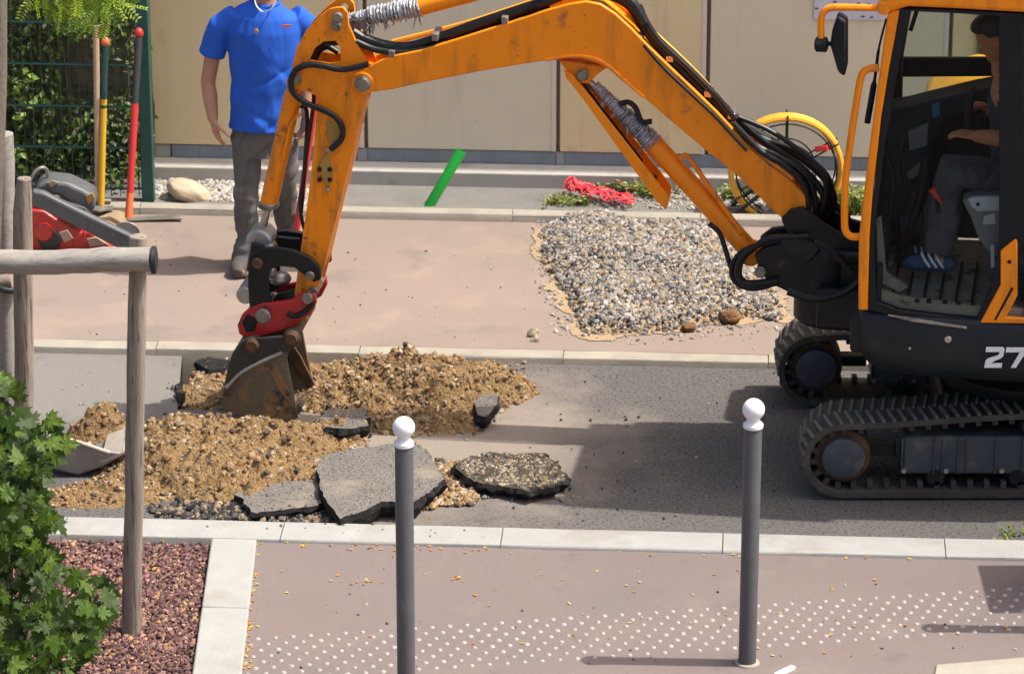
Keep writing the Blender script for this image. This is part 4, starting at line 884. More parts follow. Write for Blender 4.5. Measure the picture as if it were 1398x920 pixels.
# ---- bucket: curved shell between two side plates, lip, teeth
KB = .19; KW = .38
prof = [(399, 470), (388, 466), (340, 466), (326, 470), (316, 484), (311, 500), (306, 524), (303, 548), (306, 568), (318, 584), (345, 592), (378, 586), (405, 570)]
plate = [(402, 466), (390, 458), (350, 462), (331, 466), (318, 482), (311, 500), (306, 524), (303, 548), (307, 568), (320, 584), (346, 592), (380, 586), (406, 570), (402, 545), (396, 515), (391, 490)]
BU = side(plate, KB, .014).build('bucket', 'bucket_steel', X, bevel=.003)
mb = MB(); mb.prism(dx(plate, KB, -KB+.014), EN*.014); mb.build('bucket_far_side', 'bucket_steel', BU, bevel=.003)
mb = MB(); oo = [np.array(hw(*q, KB)) for q in prof]
ctr = sum(oo)/len(oo); inn = [q+(ctr-q)*.06 for q in oo]; d_ = EN*(KW-.02); st_ = EN*.01
vs_ = [q+st_ for q in oo]+[q+st_ for q in inn]+[q+st_+d_ for q in oo]+[q+st_+d_ for q in inn]; n = len(oo); fs = []
for k in range(n-1): fs += [(k, k+1, 2*n+k+1, 2*n+k), (n+k+1, n+k, 3*n+k, 3*n+k+1), (k+1, k, n+k, n+k+1), (2*n+k, 2*n+k+1, 3*n+k+1, 3*n+k)]
mb.add(vs_, fs); mb.build('bucket_shell', 'bucket_steel', BU, smooth=40)
side([(331, 466), (352, 462), (391, 459), (402, 467), (394, 484), (390, 480), (345, 497), (309, 530), (311, 500), (318, 482)], KB+.010, .012).build('ear_plate', 'bucket_black', BU, bevel=.003)
etube([(309, 529), (330, 508), (360, 492), (385, 481)], KB+.012, .009, 8, sm=4).build('highlight_bead', 'wear_steel', BU)  # bright steel bead imitating the diagonal highlight across the side plate
side([(362, 500), (374, 494), (398, 540), (400, 556), (386, 540)], KB+.004, .010).build('side_rib', 'bucket_steel', BU, bevel=.002)
for (x, y) in ((344, 472), (398, 462)):
    pin('bucket_pin', x, y, KB+.03, -KB-.02, .027, 'rust', BU, head=1)
    mb = MB(); s, z = hp(x, y, KB); mb.lathe(E(s, KB+.014, z), EN, [(0, .040), (.02, .046), (.03, .046)], 18); mb.build('pin_boss', 'bucket_black', BU)
side([(392, 486), (402, 474), (410, 486), (434, 534), (430, 542), (420, 528)], -KB+.03, .02).build('side_cutter', 'rust', BU, bevel=.003)
s, z = hp(405, 566, KB); mb = MB(); mb.box(E(s+.06, 0, z-.05), (.05, KW-.03, .014), [EF*.80+np.array([0, 0, -.6])*-1, EL, np.array([0, 0, .8])-EF*.6]); mb.build('cutting_edge', 'wear_steel', BU, bevel=.003)
for k in range(4):
    l = KB-.04-k*(KW-.08)/3; mb = MB(); mb.box(E(s+.015, l, z-.075), (.07, .045, .022), [EF*.55+np.array([0, 0, .83]), EL, np.array([0, 0, .55])-EF*.83]); mb.build('tooth', 'wear_steel', BU, bevel=.005)

# ---- swing post and boom foot bracket at the front of the house
SW = side([(1066, 300), (1078, 288), (1094, 284), (1108, 292), (1124, 306), (1150, 322), (1178, 330), (1178, 420), (1120, 412), (1086, 404), (1048, 386), (1036, 366), (1030, 348), (1046, 336), (1062, 334), (1078, 326)], .13, .035).build('swing_post', 'black_steel', X, bevel=.008)
mb = MB(); mb.prism(dx([(1066, 300), (1078, 288), (1094, 284), (1108, 292), (1124, 306), (1150, 322), (1178, 330), (1178, 420), (1120, 412), (1086, 404), (1048, 386), (1036, 366), (1030, 348), (1046, 336), (1062, 334), (1078, 326)], .13, -.105), EN*.035); mb.build('post_far_plate', 'black_steel', SW, bevel=.008)
mb = MB(); s, z = hp(1130, 350, 0); mb.lathe(E(s, 0, .62), (0, 0, 1), [(0, .13), (.02, .15), (.36, .15), (.40, .12)], 24); mb.build('swing_pivot', 'black_steel', SW)
mb = MB(); mb.box(E(.80, 0, .74), (.34, .42, .20), [EF, EL, (0, 0, 1)]); mb.box(E(.80, 0, .98), (.22, .36, .06), [EF, EL, (0, 0, 1)]); mb.build('swing_bracket', 'black_steel', SW, bevel=.02)
pin('swing_bolt', 1038, 372, .145, -.13, .022, 'greasy_steel', SW, head=1); pin('swing_bolt', 1100, 350, .150, .12, .03, 'dark_body', SW)
side([(1064, 330), (1080, 318), (1120, 336), (1112, 352), (1080, 350)], .15, .02).build('hose_bracket', 'dark_body', SW, bevel=.004)
etube([(1075, 398), (1110, 408), (1150, 400), (1178, 380)], .30, .018, 8).build('hose', 'hose_black', SW)
etube([(1112, 330), (1140, 345), (1165, 372), (1180, 380)], .26, .016, 8).build('hose', 'hose_black', SW)
etube([(1140, 280), (1158, 300), (1160, 330), (1176, 345)], -.05, .016, 8).build('hose', 'hose_black', SW)
mb = MB(); s, z = hp(1158, 310, .3); mb.lathe(E(.72, .32, .95), (0, 0, 1), [(0, .05), (.12, .06), (.16, .05)], 16); mb.build('work_lamp_base', 'black_matt', SW)
mb = MB(); mb.box(E(.70, .22, .80), (.16, .90, .16), [EF, EL, (0, 0, 1)]); mb.box(E(.72, -.3, .98), (.12, .5, .2), [EF, EL, (0, 0, 1)]); mb.build('front_beam', 'black_steel', X, bevel=.015)
# ------------------------------------------------------------------ soil heaps
soilpal = [lin(.27,.16,.066), lin(.22,.125,.05), lin(.30,.19,.085), lin(.34,.235,.125), lin(.13,.08,.042), lin(.24,.155,.078), lin(.27,.185,.11), lin(.08,.06,.046), lin(.28,.18,.085), lin(.21,.125,.055), lin(.38,.30,.20)]
def heap(name, bumps, label, res=.009, seed=0, base=0.0, nst=1500, mask=None, rough=.045, smin=.0028, smax=.019):
    c = [P(b[0], b[1], 0) for b in bumps]
    x0 = min(q[0]-b[2] for q, b in zip(c, bumps))-.1; x1 = max(q[0]+b[2] for q, b in zip(c, bumps))+.1
    y0 = min(q[1]-b[3] for q, b in zip(c, bumps))-.1; y1 = max(q[1]+b[3] for q, b in zip(c, bumps))+.1
    nx, ny = int((x1-x0)/res), int((y1-y0)/res); xs = np.linspace(x0, x1, nx); ys = np.linspace(y0, y1, ny); Xg, Yg = np.meshgrid(xs, ys, indexing='ij')
    edge = (fbm(Xg*3+50, Yg*3+20, seed, 4)-.5)
    Hh = np.full(Xg.shape, -1.0)
    for q, b in zip(c, bumps):
        r = np.sqrt(((Xg-q[0])/b[2])**2+((Yg-q[1])/b[3])**2)+edge*.75
        Hh = np.maximum(Hh, b[4]*(1-np.clip(r, 0, 3)**1.25)+(b[5] if len(b) > 5 else 0))
    lump = (fbm(Xg*9, Yg*9, seed+3, 4)-.5)*rough*2.4 + np.abs(fbm(Xg*22, Yg*22, seed+5, 4)-.5)*rough*2.2 + (fbm(Xg*55, Yg*55, seed+6, 2)-.5)*rough*.45
    Hh = Hh+lump*np.clip((Hh+.03)/.08, 0, 1)
    lo = base-.02; keep = Hh > lo
    if mask is not None: keep &= mask(Xg, Yg)
    me_v = np.stack([Xg, Yg, np.maximum(Hh, base-.03)], -1).reshape(-1, 3); idx = np.arange(nx*ny).reshape(nx, ny)
    k4 = keep[:-1, :-1] & keep[1:, :-1] & keep[1:, 1:] & keep[:-1, 1:]
    f = np.stack([idx[:-1, :-1], idx[1:, :-1], idx[1:, 1:], idx[:-1, 1:]], -1)[k4]
    used = np.unique(f); remap = np.full(nx*ny, -1); remap[used] = np.arange(len(used)); v = me_v[used]; o = v.mean(0); o[2] = 0
    me = bpy.data.meshes.new(name); me.from_pydata((v-o).tolist(), [], remap[f].tolist()); me.materials.append(MATS['soil'])
    me.polygons.foreach_set('use_smooth', [True]*len(me.polygons)); me.update()
    ob = put(name, me, o); tag(ob, label, 'soil', kind='stuff')
    rg = np.random.default_rng(seed+77); ii = rg.choice(len(v), nst); p = v[ii]+np.stack([rg.uniform(-.006, .006, nst), rg.uniform(-.006, .006, nst), rg.uniform(-.001, .004, nst)], 1)
    keepz = p[:, 2] > base-.004; p = p[keepz]; n = len(p)
    sz = smin+(smax-smin)*rg.random(n)**7
    stones('loose_stones', p, sz, pick(soilpal, n, rg), 'chip_attr', ob, flat=.75, rng=rg)['kind'] = 'stuff'
    return ob
heap('soil_heap', [(310, 652, .50, .36, .15), (230, 645, .30, .36, .13), (140, 600, .19, .15, .15), (255, 610, .40, .22, .14), (370, 608, .40, .18, .12), (440, 600, .22, .14, .07), (150, 680, .3, .10, .05)], 'brown loose soil heap spread in front of the bucket', seed=1, nst=7000)
heap('soil_heap', [(600, 545, .36, .32, .20), (550, 532, .32, .26, .19), (652, 535, .26, .24, .15), (500, 550, .30, .24, .10), (450, 545, .26, .2, .07), (590, 580, .28, .14, .09)], 'taller brown soil heap right of the excavator bucket', seed=21, nst=7000, rough=.042)
heap('soil_heap', [(285, 520, .40, .34, .09, -.075), (350, 530, .4, .32, .10, -.07), (420, 520, .4, .35, .10, -.06), (500, 520, .4, .4, .12, -.05), (580, 520, .4, .4, .12, -.05)], 'stony soil filling the cut trench left of the bucket', seed=33, nst=4500, base=TD+.005,
     mask=lambda a, b: (a*CT-b*ST > max(tu0, tu0b)+.002) & (a*CT-b*ST < tu1-.004) & (a*ST+b*CT < tv1-.004) & (a*ST+b*CT > tv0+.004))

# ------------------------------------------------------------------ broken asphalt slabs
def slab(pix, zt, th, label, seed, mats=('asphalt_top', 'asphalt_cut'), jit=.010, sub=8, tilt=(0, 0), drop=.4):
    rg = np.random.default_rng(seed); pts = []
    for k in range(len(pix)):
        a, b = np.array(pix[k], float), np.array(pix[(k+1) % len(pix)], float)
        for j in range(sub): pts.append(a+(b-a)*j/sub)
    c = np.mean(pts, 0); base = P(*c, zt); tp = []; bt = []; md = []
    def smooth_noise(w):
        r = rg.normal(size=len(pts)); k_ = np.hanning(w+2)[1:-1]; k_ /= np.sqrt((k_**2).sum()); return np.real(np.fft.ifft(np.fft.fft(r)*np.fft.fft(np.pad(k_, (0, len(pts)-len(k_))))))
    n1, n2, n3 = smooth_noise(min(7, len(pts)-1)), smooth_noise(min(5, len(pts)-1)), smooth_noise(min(5, len(pts)-1))
    for qi, q in enumerate(pts):
        w = P(q[0], q[1], zt); d = w-base; w = w+d/(np.linalg.norm(d)+1e-6)*(n1[qi]*.8+rg.normal()*.22)*jit+np.array([0, 0, d[0]*tilt[0]+d[1]*tilt[1]+rg.normal()*jit*.15]); tp.append(w)
        out = d/(np.linalg.norm(d)+1e-6)
        md.append(w+out*(.003+(abs(n2[qi])*.8+.2*rg.random())*jit)+np.array([0, 0, -th*(.4+.1*n3[qi])])); bt.append(w+out*n3[qi]*jit*.7-out*th*drop*.5+np.array([0, 0, -th*rg.uniform(.9, 1.1)]))
    mb = MB(); n = len(pts); ctr = np.mean(tp, 0)
    zfix = lambda w: np.array([w[0], w[1], zt+(w[0]-base[0])*tilt[0]+(w[1]-base[1])*tilt[1]])
    inner = [zfix(ctr+(w-ctr)*.90) for w in tp]; core = [zfix(ctr+(w-ctr)*.45) for w in tp]; ctr = zfix(ctr)
    mb.add(tp+inner+core+[ctr], [(i, (i+1) % n, n+(i+1) % n, n+i) for i in range(n)]+[(n+i, n+(i+1) % n, 2*n+(i+1) % n, 2*n+i) for i in range(n)]+[(2*n+i, 2*n+(i+1) % n, 3*n) for i in range(n)], 0)
    mb.add(tp+md+bt, [((i+1) % n, i, n+i, n+(i+1) % n) for i in range(n)]+[(n+(i+1) % n, n+i, 2*n+i, 2*n+(i+1) % n) for i in range(n)]+[tuple(2*n+i for i in range(n))], 1)
    ob = mb.build('asphalt_slab', list(mats), smooth=22)
    ce = np.array(bt); k_ = rg.integers(0, len(ce), 90 if sub > 3 else 20); cp = ce[k_]+np.stack([rg.normal(size=len(k_))*.022, rg.normal(size=len(k_))*.022-.008, np.zeros(len(k_))], 1); cp[:, 2] = np.maximum(.006, (zt-th)*rg.random(len(k_))*.4+.005)
    stones('crumbs', cp, .003+.012*rg.random(len(k_))**3, pick([lin(.03,.029,.028), lin(.07,.065,.06), lin(.16,.14,.12), lin(.25,.19,.13)], len(k_), rg), 'chip_attr', ob, rng=rg)['kind'] = 'stuff'
    ta = np.array(tp); k_ = rg.integers(0, len(ta), 70 if sub > 3 else 8); tq = ctr+(ta[k_]-ctr)*np.sqrt(rg.random((len(k_), 1)))*.97; tq[:, 2] += .001
    stones('top_grit', tq, .002+.008*rg.random(len(k_))**4, pick(soilpal, len(k_), rg), 'chip_attr', ob, rng=rg)['kind'] = 'stuff'; tag(ob, label, 'asphalt slab', 'broken asphalt slabs on the road'); return ob, tp
slab([(432, 640), (441, 622), (480, 613), (530, 606), (566, 606), (588, 618), (596, 636), (606, 652), (598, 664), (582, 674), (560, 688), (520, 684), (492, 699), (466, 707), (450, 690), (438, 668)], .095, .075, 'largest grey asphalt slab lying behind the left bollard', 1)
slab([(322, 676), (345, 662), (400, 656), (432, 655), (440, 672), (434, 690), (398, 694), (352, 699), (336, 690)], .05, .045, 'flat pale asphalt slab left of the largest slab', 2)
fl, tp = slab([(625, 632), (640, 620), (690, 617), (742, 620), (764, 640), (778, 654), (760, 661), (722, 671), (690, 666), (655, 660), (632, 648)], .06, .05, 'overturned black asphalt slab crusted with gravel right of the left bollard', 3, ('asphalt_crust', 'asphalt_cut'), jit=.016)
rg = np.random.default_rng(5); tpa = np.array(tp); ctr = tpa.mean(0); n = 1300
i1 = rg.integers(0, len(tpa), n); t = np.sqrt(rg.random((n, 1)))*.94; pp = ctr+(tpa[i1]-ctr)*t; keep = fbm(pp[:, 0]*9, pp[:, 1]*9, 8) > .40; pp = pp[keep]; n = len(pp)
stones('stuck_gravel', pp, rg.uniform(.003, .011, n), pick([lin(.28,.215,.14), lin(.20,.15,.095), lin(.36,.30,.22), lin(.09,.075,.06), lin(.22,.15,.08), lin(.05,.045,.04)], n, rg), 'chip_attr', fl, rng=rg)['kind'] = 'stuff'
slab([(432, 572), (448, 561), (482, 556), (506, 568), (501, 580), (470, 586), (442, 580)], .075, .06, 'small asphalt lump in the soil right of the bucket', 6, jit=.014)
slab([(646, 548), (658, 540), (682, 543), (680, 552), (664, 566), (652, 562)], .09, .06, 'small tilted asphalt lump at the right edge of the taller heap', 7, jit=.010, sub=3, tilt=(.12, .10))
slab([(565, 611), (574, 606), (584, 611), (582, 622), (568, 623)], .045, .04, 'fist sized asphalt lump beside the white ball of the left bollard', 8, jit=.006, sub=3)
slab([(270, 494), (285, 487), (310, 490), (308, 502), (284, 506)], .03, .06, 'black asphalt lump at the far edge of the trench', 9, ('asphalt_cut', 'asphalt_cut'), jit=.014, sub=3)
slab([(239, 524), (247, 520), (252, 536), (246, 548), (241, 540)], .02, .04, 'black asphalt crumb on the left edge of the trench', 10, ('asphalt_cut', 'asphalt_cut'), jit=.008, sub=3)
# rubble between the slabs
def scatter(name, poly, n, z, smin, smax, pal, label, cat, seed, mat='chip_attr', dens=None, hgt=None, parent=None, flat=.7, pw_=2.5, fade=None):
    rg = np.random.default_rng(seed); xs, ys = [p[0] for p in poly], [p[1] for p in poly]
    x = rg.uniform(min(xs), max(xs), n); y = rg.uniform(min(ys), max(ys), n); k = inpoly(x, y, poly)
    if dens is not None: k &= fbm(x*dens[0], y*dens[0], seed) > dens[1]
    x, y = x[k], y[k]; n = len(x); p = np.array([P(a, b, z) for a, b in zip(x, y)])
    if fade is not None: kf = rg.random(n) < fade(p[:, 0], p[:, 1]); p = p[kf]; n = len(p)
    if hgt is not None: p[:, 2] += hgt(p[:, 0], p[:, 1])
    sz = smin+(smax-smin)*rg.random(n)**pw_; p[:, 2] += sz*.25
    o = stones(name, p, sz, pick(pal, n, rg), mat, parent, flat=flat, rng=rg)
    o['kind'] = 'stuff'
    if label: tag(o, label, cat)
    return o
scatter('rubble', [(592, 628), (640, 632), (655, 655), (650, 688), (600, 690), (560, 702), (575, 676), (602, 664)], 1500, .010, .004, .02, soilpal+[lin(.45,.36,.24)], 'stony crumbs between the two big asphalt slabs', 'rubble', 41)
scatter('rubble', [(200, 690), (330, 680), (430, 690), (470, 712), (440, 716), (300, 708), (215, 705)], 1500, .01, .004, .018, [lin(.02,.02,.02), lin(.05,.046,.042), lin(.10,.085,.07), lin(.22,.16,.10)], 'dark crumbs along the kerb in front of the soil heap', 'rubble', 42)
scatter('rubble', [(660, 480), (720, 495), (715, 530), (690, 560), (640, 600), (570, 612), (540, 600), (600, 570)], 1100, .004, .003, .014, soilpal, 'scattered stones around the taller soil heap', 'rubble', 43, dens=(.06, .42))
scatter('road_crumbs', [(60, 495), (1060, 505), (1080, 715), (80, 700)], 900, .003, .0015, .009, [lin(.04,.04,.04), lin(.2,.17,.13), lin(.35,.27,.18)], 'tiny crumbs strewn over the asphalt road', 'crumbs', 44, pw_=5)
scatter('pavement_crumbs', [(340, 750), (1398, 765), (1398, 900), (330, 915)], 150, Z_NP, .0015, .009, [lin(.05,.04,.04), lin(.35,.28,.2), lin(.10,.08,.07)], 'tiny crumbs on the near pink pavement', 'crumbs', 45, pw_=3)
scatter('kerb_crumbs', [(280, 706), (640, 718), (700, 735), (600, 735), (280, 722)], 60, Z_NK, .002, .009, [lin(.05,.05,.05), lin(.12,.1,.09)], 'dark crumbs lying on the near pale kerb', 'crumbs', 46)
scatter('far_pavement_crumbs', [(200, 310), (1060, 315), (1060, 478), (60, 462)], 260, Z_FP, .0015, .008, [lin(.1,.08,.07), lin(.4,.33,.25), lin(.25,.2,.15)], 'tiny crumbs on the far pavement', 'crumbs', 47, pw_=3)
scatter('clods', [(722, 452), (735, 452), (736, 468), (722, 468)], 22, Z_FP, .008, .02, [lin(.12,.10,.07), lin(.3,.24,.16)], 'dark clods on the pavement left of the gravel', 'clods', 48)
# fallen yellow leaflets
mb = MB(); rg = np.random.default_rng(9)
def leaflets(poly, n):
    xs, ys = [p[0] for p in poly], [p[1] for p in poly]
    for _ in range(n*3):
        if n <= 0: break
        x, y = rg.uniform(min(xs), max(xs)), rg.uniform(min(ys), max(ys))
        if not inpoly(np.array([x]), np.array([y]), poly)[0]: continue
        n -= 1; a = rg.uniform(0, 6.28); leafmesh(mb, P(x, y, Z_NP+.003), rg.uniform(.014, .030), rg.uniform(.009, .016), (math.cos(a), math.sin(a), rg.uniform(0, .25)), (0, 0, 1), (*pick([lin(.62,.30,.03), lin(.70,.42,.06), lin(.50,.22,.04), lin(.66,.48,.18)], 1, rg)[0], 1))
leaflets([(344, 738), (352, 738), (340, 920), (330, 920)], 80); leaflets([(350, 735), (700, 749), (700, 756), (350, 745)], 40); leaflets([(350, 750), (1398, 775), (1398, 890), (345, 915)], 45); leaflets([(700, 749), (1398, 762), (1398, 768), (700, 754)], 16)
leaflets([(440, 792), (525, 790), (525, 796), (440, 798)], 9); leaflets([(610, 788), (640, 786), (640, 793), (610, 793)], 7)
lo_ = mb.build('fallen_leaflets', 'leaf_attr', smooth=0); tag(lo_, 'tiny fallen yellow leaflets on the near pavement', 'fallen leaves', kind='stuff')

# ------------------------------------------------------------------ gravel heap on the far pavement
gp = [(742, 318), (752, 300), (790, 291), (830, 294), (880, 306), (960, 303), (1000, 322), (1040, 360), (1068, 400), (1070, 442), (1010, 440), (960, 446), (900, 452), (850, 462), (810, 460), (785, 450), (778, 428), (768, 405), (748, 372), (738, 345)]
gp = [(x+random.uniform(-5, 5), y+random.uniform(-3, 3)) for x, y in gp]
sp2 = [(742, 316), (754, 299), (800, 291), (1000, 320), (1066, 395), (1066, 440), (960, 446), (860, 459), (812, 461), (790, 459), (774, 448), (762, 440), (757, 434), (774, 428), (768, 410), (747, 376), (738, 345)]
gc = P(905, 385, Z_FP)
gedge = np.array([P(x, y, Z_FP)[:2] for x, y in gp]); gpl_ = [tuple(q) for q in gedge]
def edist(x, y):
    best = np.full(np.shape(x), 9.0)
    for a, b in zip(gedge, np.roll(gedge, -1, 0)):
        d = b-a; t = np.clip(((x-a[0])*d[0]+(y-a[1])*d[1])/(d@d), 0, 1); best = np.minimum(best, np.hypot(x-a[0]-t*d[0], y-a[1]-t*d[1]))
    return np.where(inpoly(x, y, gpl_), best, 0)
def ghgt(x, y): return (.05+.10*fbm(x*3, y*3, 3))*np.clip(edist(x, y)/.30, 0, 1)**.8
def ghgt_old(x, y):
    r = np.sqrt(((x-gc[0])/.62)**2+((y-gc[1])/.78)**2); return .10*np.clip(1-r**2, 0, 1)+.03*fbm(x*5, y*5, 3)*np.clip(1.3-r, 0, 1)
gpal = [lin(.10,.10,.105), lin(.22,.21,.20), lin(.37,.345,.31), lin(.30,.28,.255), lin(.45,.42,.38), lin(.24,.22,.205), lin(.36,.27,.17), lin(.31,.21,.12), lin(.14,.135,.13), lin(.07,.07,.08), lin(.40,.33,.25), lin(.46,.42,.37), lin(.28,.23,.18), lin(.19,.18,.175), lin(.37,.27,.16), lin(.33,.24,.14)]
gpal = [tuple(np.array(q[:3])*.84)+(1,) for q in gpal]
fx = np.arange(gc[0]-.80, gc[0]+.80, .009); fy = np.arange(gc[1]-1.0, gc[1]+1.0, .011); FX, FY = np.meshgrid(fx, fy, indexing='ij')
ob_ = np.full(FX.shape, 9.0)
for a, b in zip(gedge, np.roll(gedge, -1, 0)):
    d = b-a; t = np.clip(((FX-a[0])*d[0]+(FY-a[1])*d[1])/(d@d), 0, 1); ob_ = np.minimum(ob_, np.hypot(FX-a[0]-t*d[0], FY-a[1]-t*d[1]))
sgn = np.where(inpoly(FX, FY, gpl_), -ob_, ob_); low_left = np.clip((gc[0]+.1-FX)/.5, 0, 1)*np.clip((gc[1]+.1-FY)/.5, 0, 1)
kk = (sgn < (fbm(FX*7, FY*7, 19, 5)-.47)*.22+.05*low_left) & (FY < S(0, v_bk0)[1]-FX*ST/CT-.004); idx = np.arange(FX.size).reshape(FX.shape); k4 = kk[:-1, :-1] & kk[1:, :-1] & kk[1:, 1:] & kk[:-1, 1:]
f = np.stack([idx[:-1, :-1], idx[1:, :-1], idx[1:, 1:], idx[:-1, 1:]], -1)[k4]; us_ = np.unique(f); rm = np.full(FX.size, -1); rm[us_] = np.arange(len(us_))
vv_ = np.stack([FX, FY, Z_FP+.003+.002*fbm(FX*30, FY*30, 4, 2)], -1).reshape(-1, 3)[us_]
mb = MB(); mb.add(vv_, [tuple(q) for q in rm[f].tolist()]); GV = mb.build('gravel_heap', 'sand', smooth=60); tag(GV, 'pale loose gravel heap spilled on the far pavement', 'gravel', kind='stuff')
nx = 80; xs = np.linspace(gc[0]-.75, gc[0]+.75, nx); ys = np.linspace(gc[1]-.95, gc[1]+.95, nx); Xg, Yg = np.meshgrid(xs, ys, indexing='ij'); Zg = ghgt(Xg, Yg)+Z_FP-.010-.03*np.exp(-edist(Xg, Yg)/.045)
idx = np.arange(nx*nx).reshape(nx, nx); kk = edist(Xg, Yg)[:-1, :-1] > .03; f = np.stack([idx[:-1, :-1], idx[1:, :-1], idx[1:, 1:], idx[:-1, 1:]], -1)[kk]
mb = MB(); mb.add(np.stack([Xg, Yg, Zg], -1).reshape(-1, 3), [tuple(q) for q in f.tolist()]); mb.build('gravel_core', 'sand', GV, smooth=60)
scatter('gravel_stones', gp, 24000, Z_FP, .004, .0165, gpal, None, None, 50, hgt=ghgt, parent=GV, pw_=2.0, fade=lambda a, b: np.clip(edist(a, b)/.16+.12+.5*(fbm(a*8, b*8, 6)-.5)*2.2, .06, 1))
scatter('gravel_stones', [(725, 310), (760, 285), (1010, 318), (1080, 400), (1078, 455), (860, 472), (760, 458), (728, 380)], 2600, Z_FP, .003, .014, gpal, None, None, 51, parent=GV)
rg = np.random.default_rng(61)
def lump(name, px, py, z, r, mat, label, cat, seed, ax=None, jit=.12, sub=3, flat=1.0, group=None):
    bm = bmesh.new(); bmesh.ops.create_icosphere(bm, subdivisions=sub, radius=1)
    R_ = Matrix.Rotation(seed*.7, 3, 'Z')
    for v_ in bm.verts:
        d = mnoise.fractal(v_.co*1.4+Vector((seed*3.1, 0, 0)), 1.0, 2.0, 4)*jit; v_.co = v_.co*(1+d)
    A = np.eye(3) if ax is None else np.array(ax); c = np.array(P(px, py, z))
    mb = MB(); mb.add([c+A[0]*v_.co.x*r[0]+A[1]*v_.co.y*r[1]+A[2]*v_.co.z*r[2] for v_ in bm.verts], [tuple(q.index for q in f_.verts) for f_ in bm.faces]); bm.free()
    return tag(mb.build(name, mat, smooth=40), label, cat, group)
mk('boulder_stone', lin(.52,.40,.27), lin(.46,.35,.235), scale=5, rough=.85, bump=.3, bscale=40, spots=[(lin(.32,.25,.17), 4, .60, .76)])
mk('clod_brown', lin(.20,.10,.035), lin(.13,.065,.025), scale=12, rough=.95, bump=.6, bscale=50)
ca_, sa_ = math.cos(.36), math.sin(.36)
lump('boulder', 258, 262, Z_BED+.035, (.128, .085, .062), 'boulder_stone', 'smooth tan boulder on white pebbles left of the standing man', 'boulder', 2, ax=[(ca_, 0, -sa_), (0, 1, 0), (sa_, 0, ca_)], jit=.10, sub=4)
lump('soil_clod', 997, 432, Z_FP+.035, (.058, .04, .033), 'clod_brown', 'dark brown soil clod at the lower right of the gravel heap', 'clod', 4, jit=.3)
lump('soil_clod', 940, 447, Z_FP+.02, (.035, .03, .022), 'clod_brown', 'smaller brown soil clod at the front edge of the gravel heap', 'clod', 5, jit=.3)

# ------------------------------------------------------------------ bed along the wall: pebbles, weeds, netting, pipe
wp = [lin(.54,.51,.45), lin(.46,.42,.37), lin(.60,.58,.53), lin(.36,.32,.27), lin(.44,.34,.23)]
scatter('white_pebbles', [(207, 246), (330, 249), (420, 262), (420, 280), (330, 276), (207, 272)], 1500, Z_BED, .008, .021, wp, 'white pebbles around the tan boulder in the wall bed', 'pebbles', 52, mat='stone_attr', pw_=1.5)
scatter('pale_rubble', [(820, 268), (900, 252), (1200, 250), (1200, 295), (1000, 290), (830, 284)], 1500, Z_BED, .006, .02, wp+[lin(.3,.25,.2)], 'pale stones in the wall bed behind the boom', 'pebbles', 53, mat='stone_attr', dens=(.03, .36))
def weed(px, py, z, n, h, w, label, seed, pal, broad=.3):
    rg = np.random.default_rng(seed); mb = MB(); c0 = np.array(P(px, py, z)); t = thing('weed', c0, label, 'weed', 'weeds in the wall bed')
    for _ in range(n):
        a = rg.uniform(0, 6.28); b = c0+np.array([rg.normal()*w*.5, rg.normal()*w*.3, -.005]); L_ = h*rg.uniform(.5, 1.1)
        d = np.array([math.cos(a)*.5, math.sin(a)*.5, 1]); d /= np.linalg.norm(d); s_ = np.array([-math.sin(a), math.cos(a), 0])*.004
        m_ = b+d*L_*.6; e = m_+(d+np.array([math.cos(a)*.7, math.sin(a)*.7, -.4]))*L_*.4; c = (*pick(pal, 1, rg)[0], 1)
        mb.add([b-s_, b+s_, m_+s_, m_-s_, e], [(0, 1, 2, 3), (3, 2, 4)], 0, c)
        if rg.random() < broad:
            for k in range(3): leafmesh(mb, b+d*L_*rg.uniform(.3, .9), .03*rg.uniform(.6, 1.3), .017, (rg.normal(), rg.normal(), .3), (0, -.4, 1), (*pick(pal, 1, rg)[0], 1))
    mb.build('leaves', 'leaf_attr', t, smooth=0); mb = MB()
    for k in range(3): mb.tube([c0+np.array([rg.normal()*w*.2, rg.normal()*w*.2, -.01]), c0+np.array([rg.normal()*w*.4, rg.normal()*w*.3, h*.6])], .0025, 5)
    mb.build('stalk', 'leaf_stalk', t); return t
mk('leaf_stalk', lin(.16,.22,.05), rough=.6)
gpl = [lin(.16,.24,.03), lin(.24,.30,.05), lin(.10,.18,.03), lin(.34,.32,.08)]; rpl = gpl+[lin(.30,.10,.05), lin(.22,.14,.06)]
weed(762, 278, Z_BED, 46, .075, .09, 'yellow green weed left of the red netting', 1, gpl); weed(795, 279, Z_BED, 34, .06, .07, 'low green weed in front of the red netting', 2, gpl)
weed(868, 262, Z_BED, 60, .09, .12, 'reddish green weed right of the red netting', 3, rpl, .7); weed(830, 258, Z_BED, 40, .06, .12, 'low reddish weed behind the red netting', 4, rpl, .7)
weed(897, 268, Z_BED, 40, .08, .1, 'green weed behind the rod guard end', 5, gpl, .7); weed(1000, 272, Z_BED, 40, .09, .08, 'green weed beside the yellow hose reel left side', 6, gpl, .6)
weed(1140, 285, Z_BED, 60, .16, .08, 'tall green weed between hose reel and handrail', 7, gpl, .7); weed(1166, 292, Z_BED, 60, .22, .07, 'tall green weed between handrail and cab', 8, gpl, .7)
weed(895, 302, Z_FP, 18, .03, .05, 'tiny grass tuft at the foot of the far edging kerb', 9, gpl); weed(1384, 729, .005, 26, .035, .09, 'tiny grass tuft behind the near kerb at right', 10, gpl)
weed(1010, 262, Z_BED, 40, .07, .1, 'low weed behind the yellow hose reel', 11, gpl, .6)
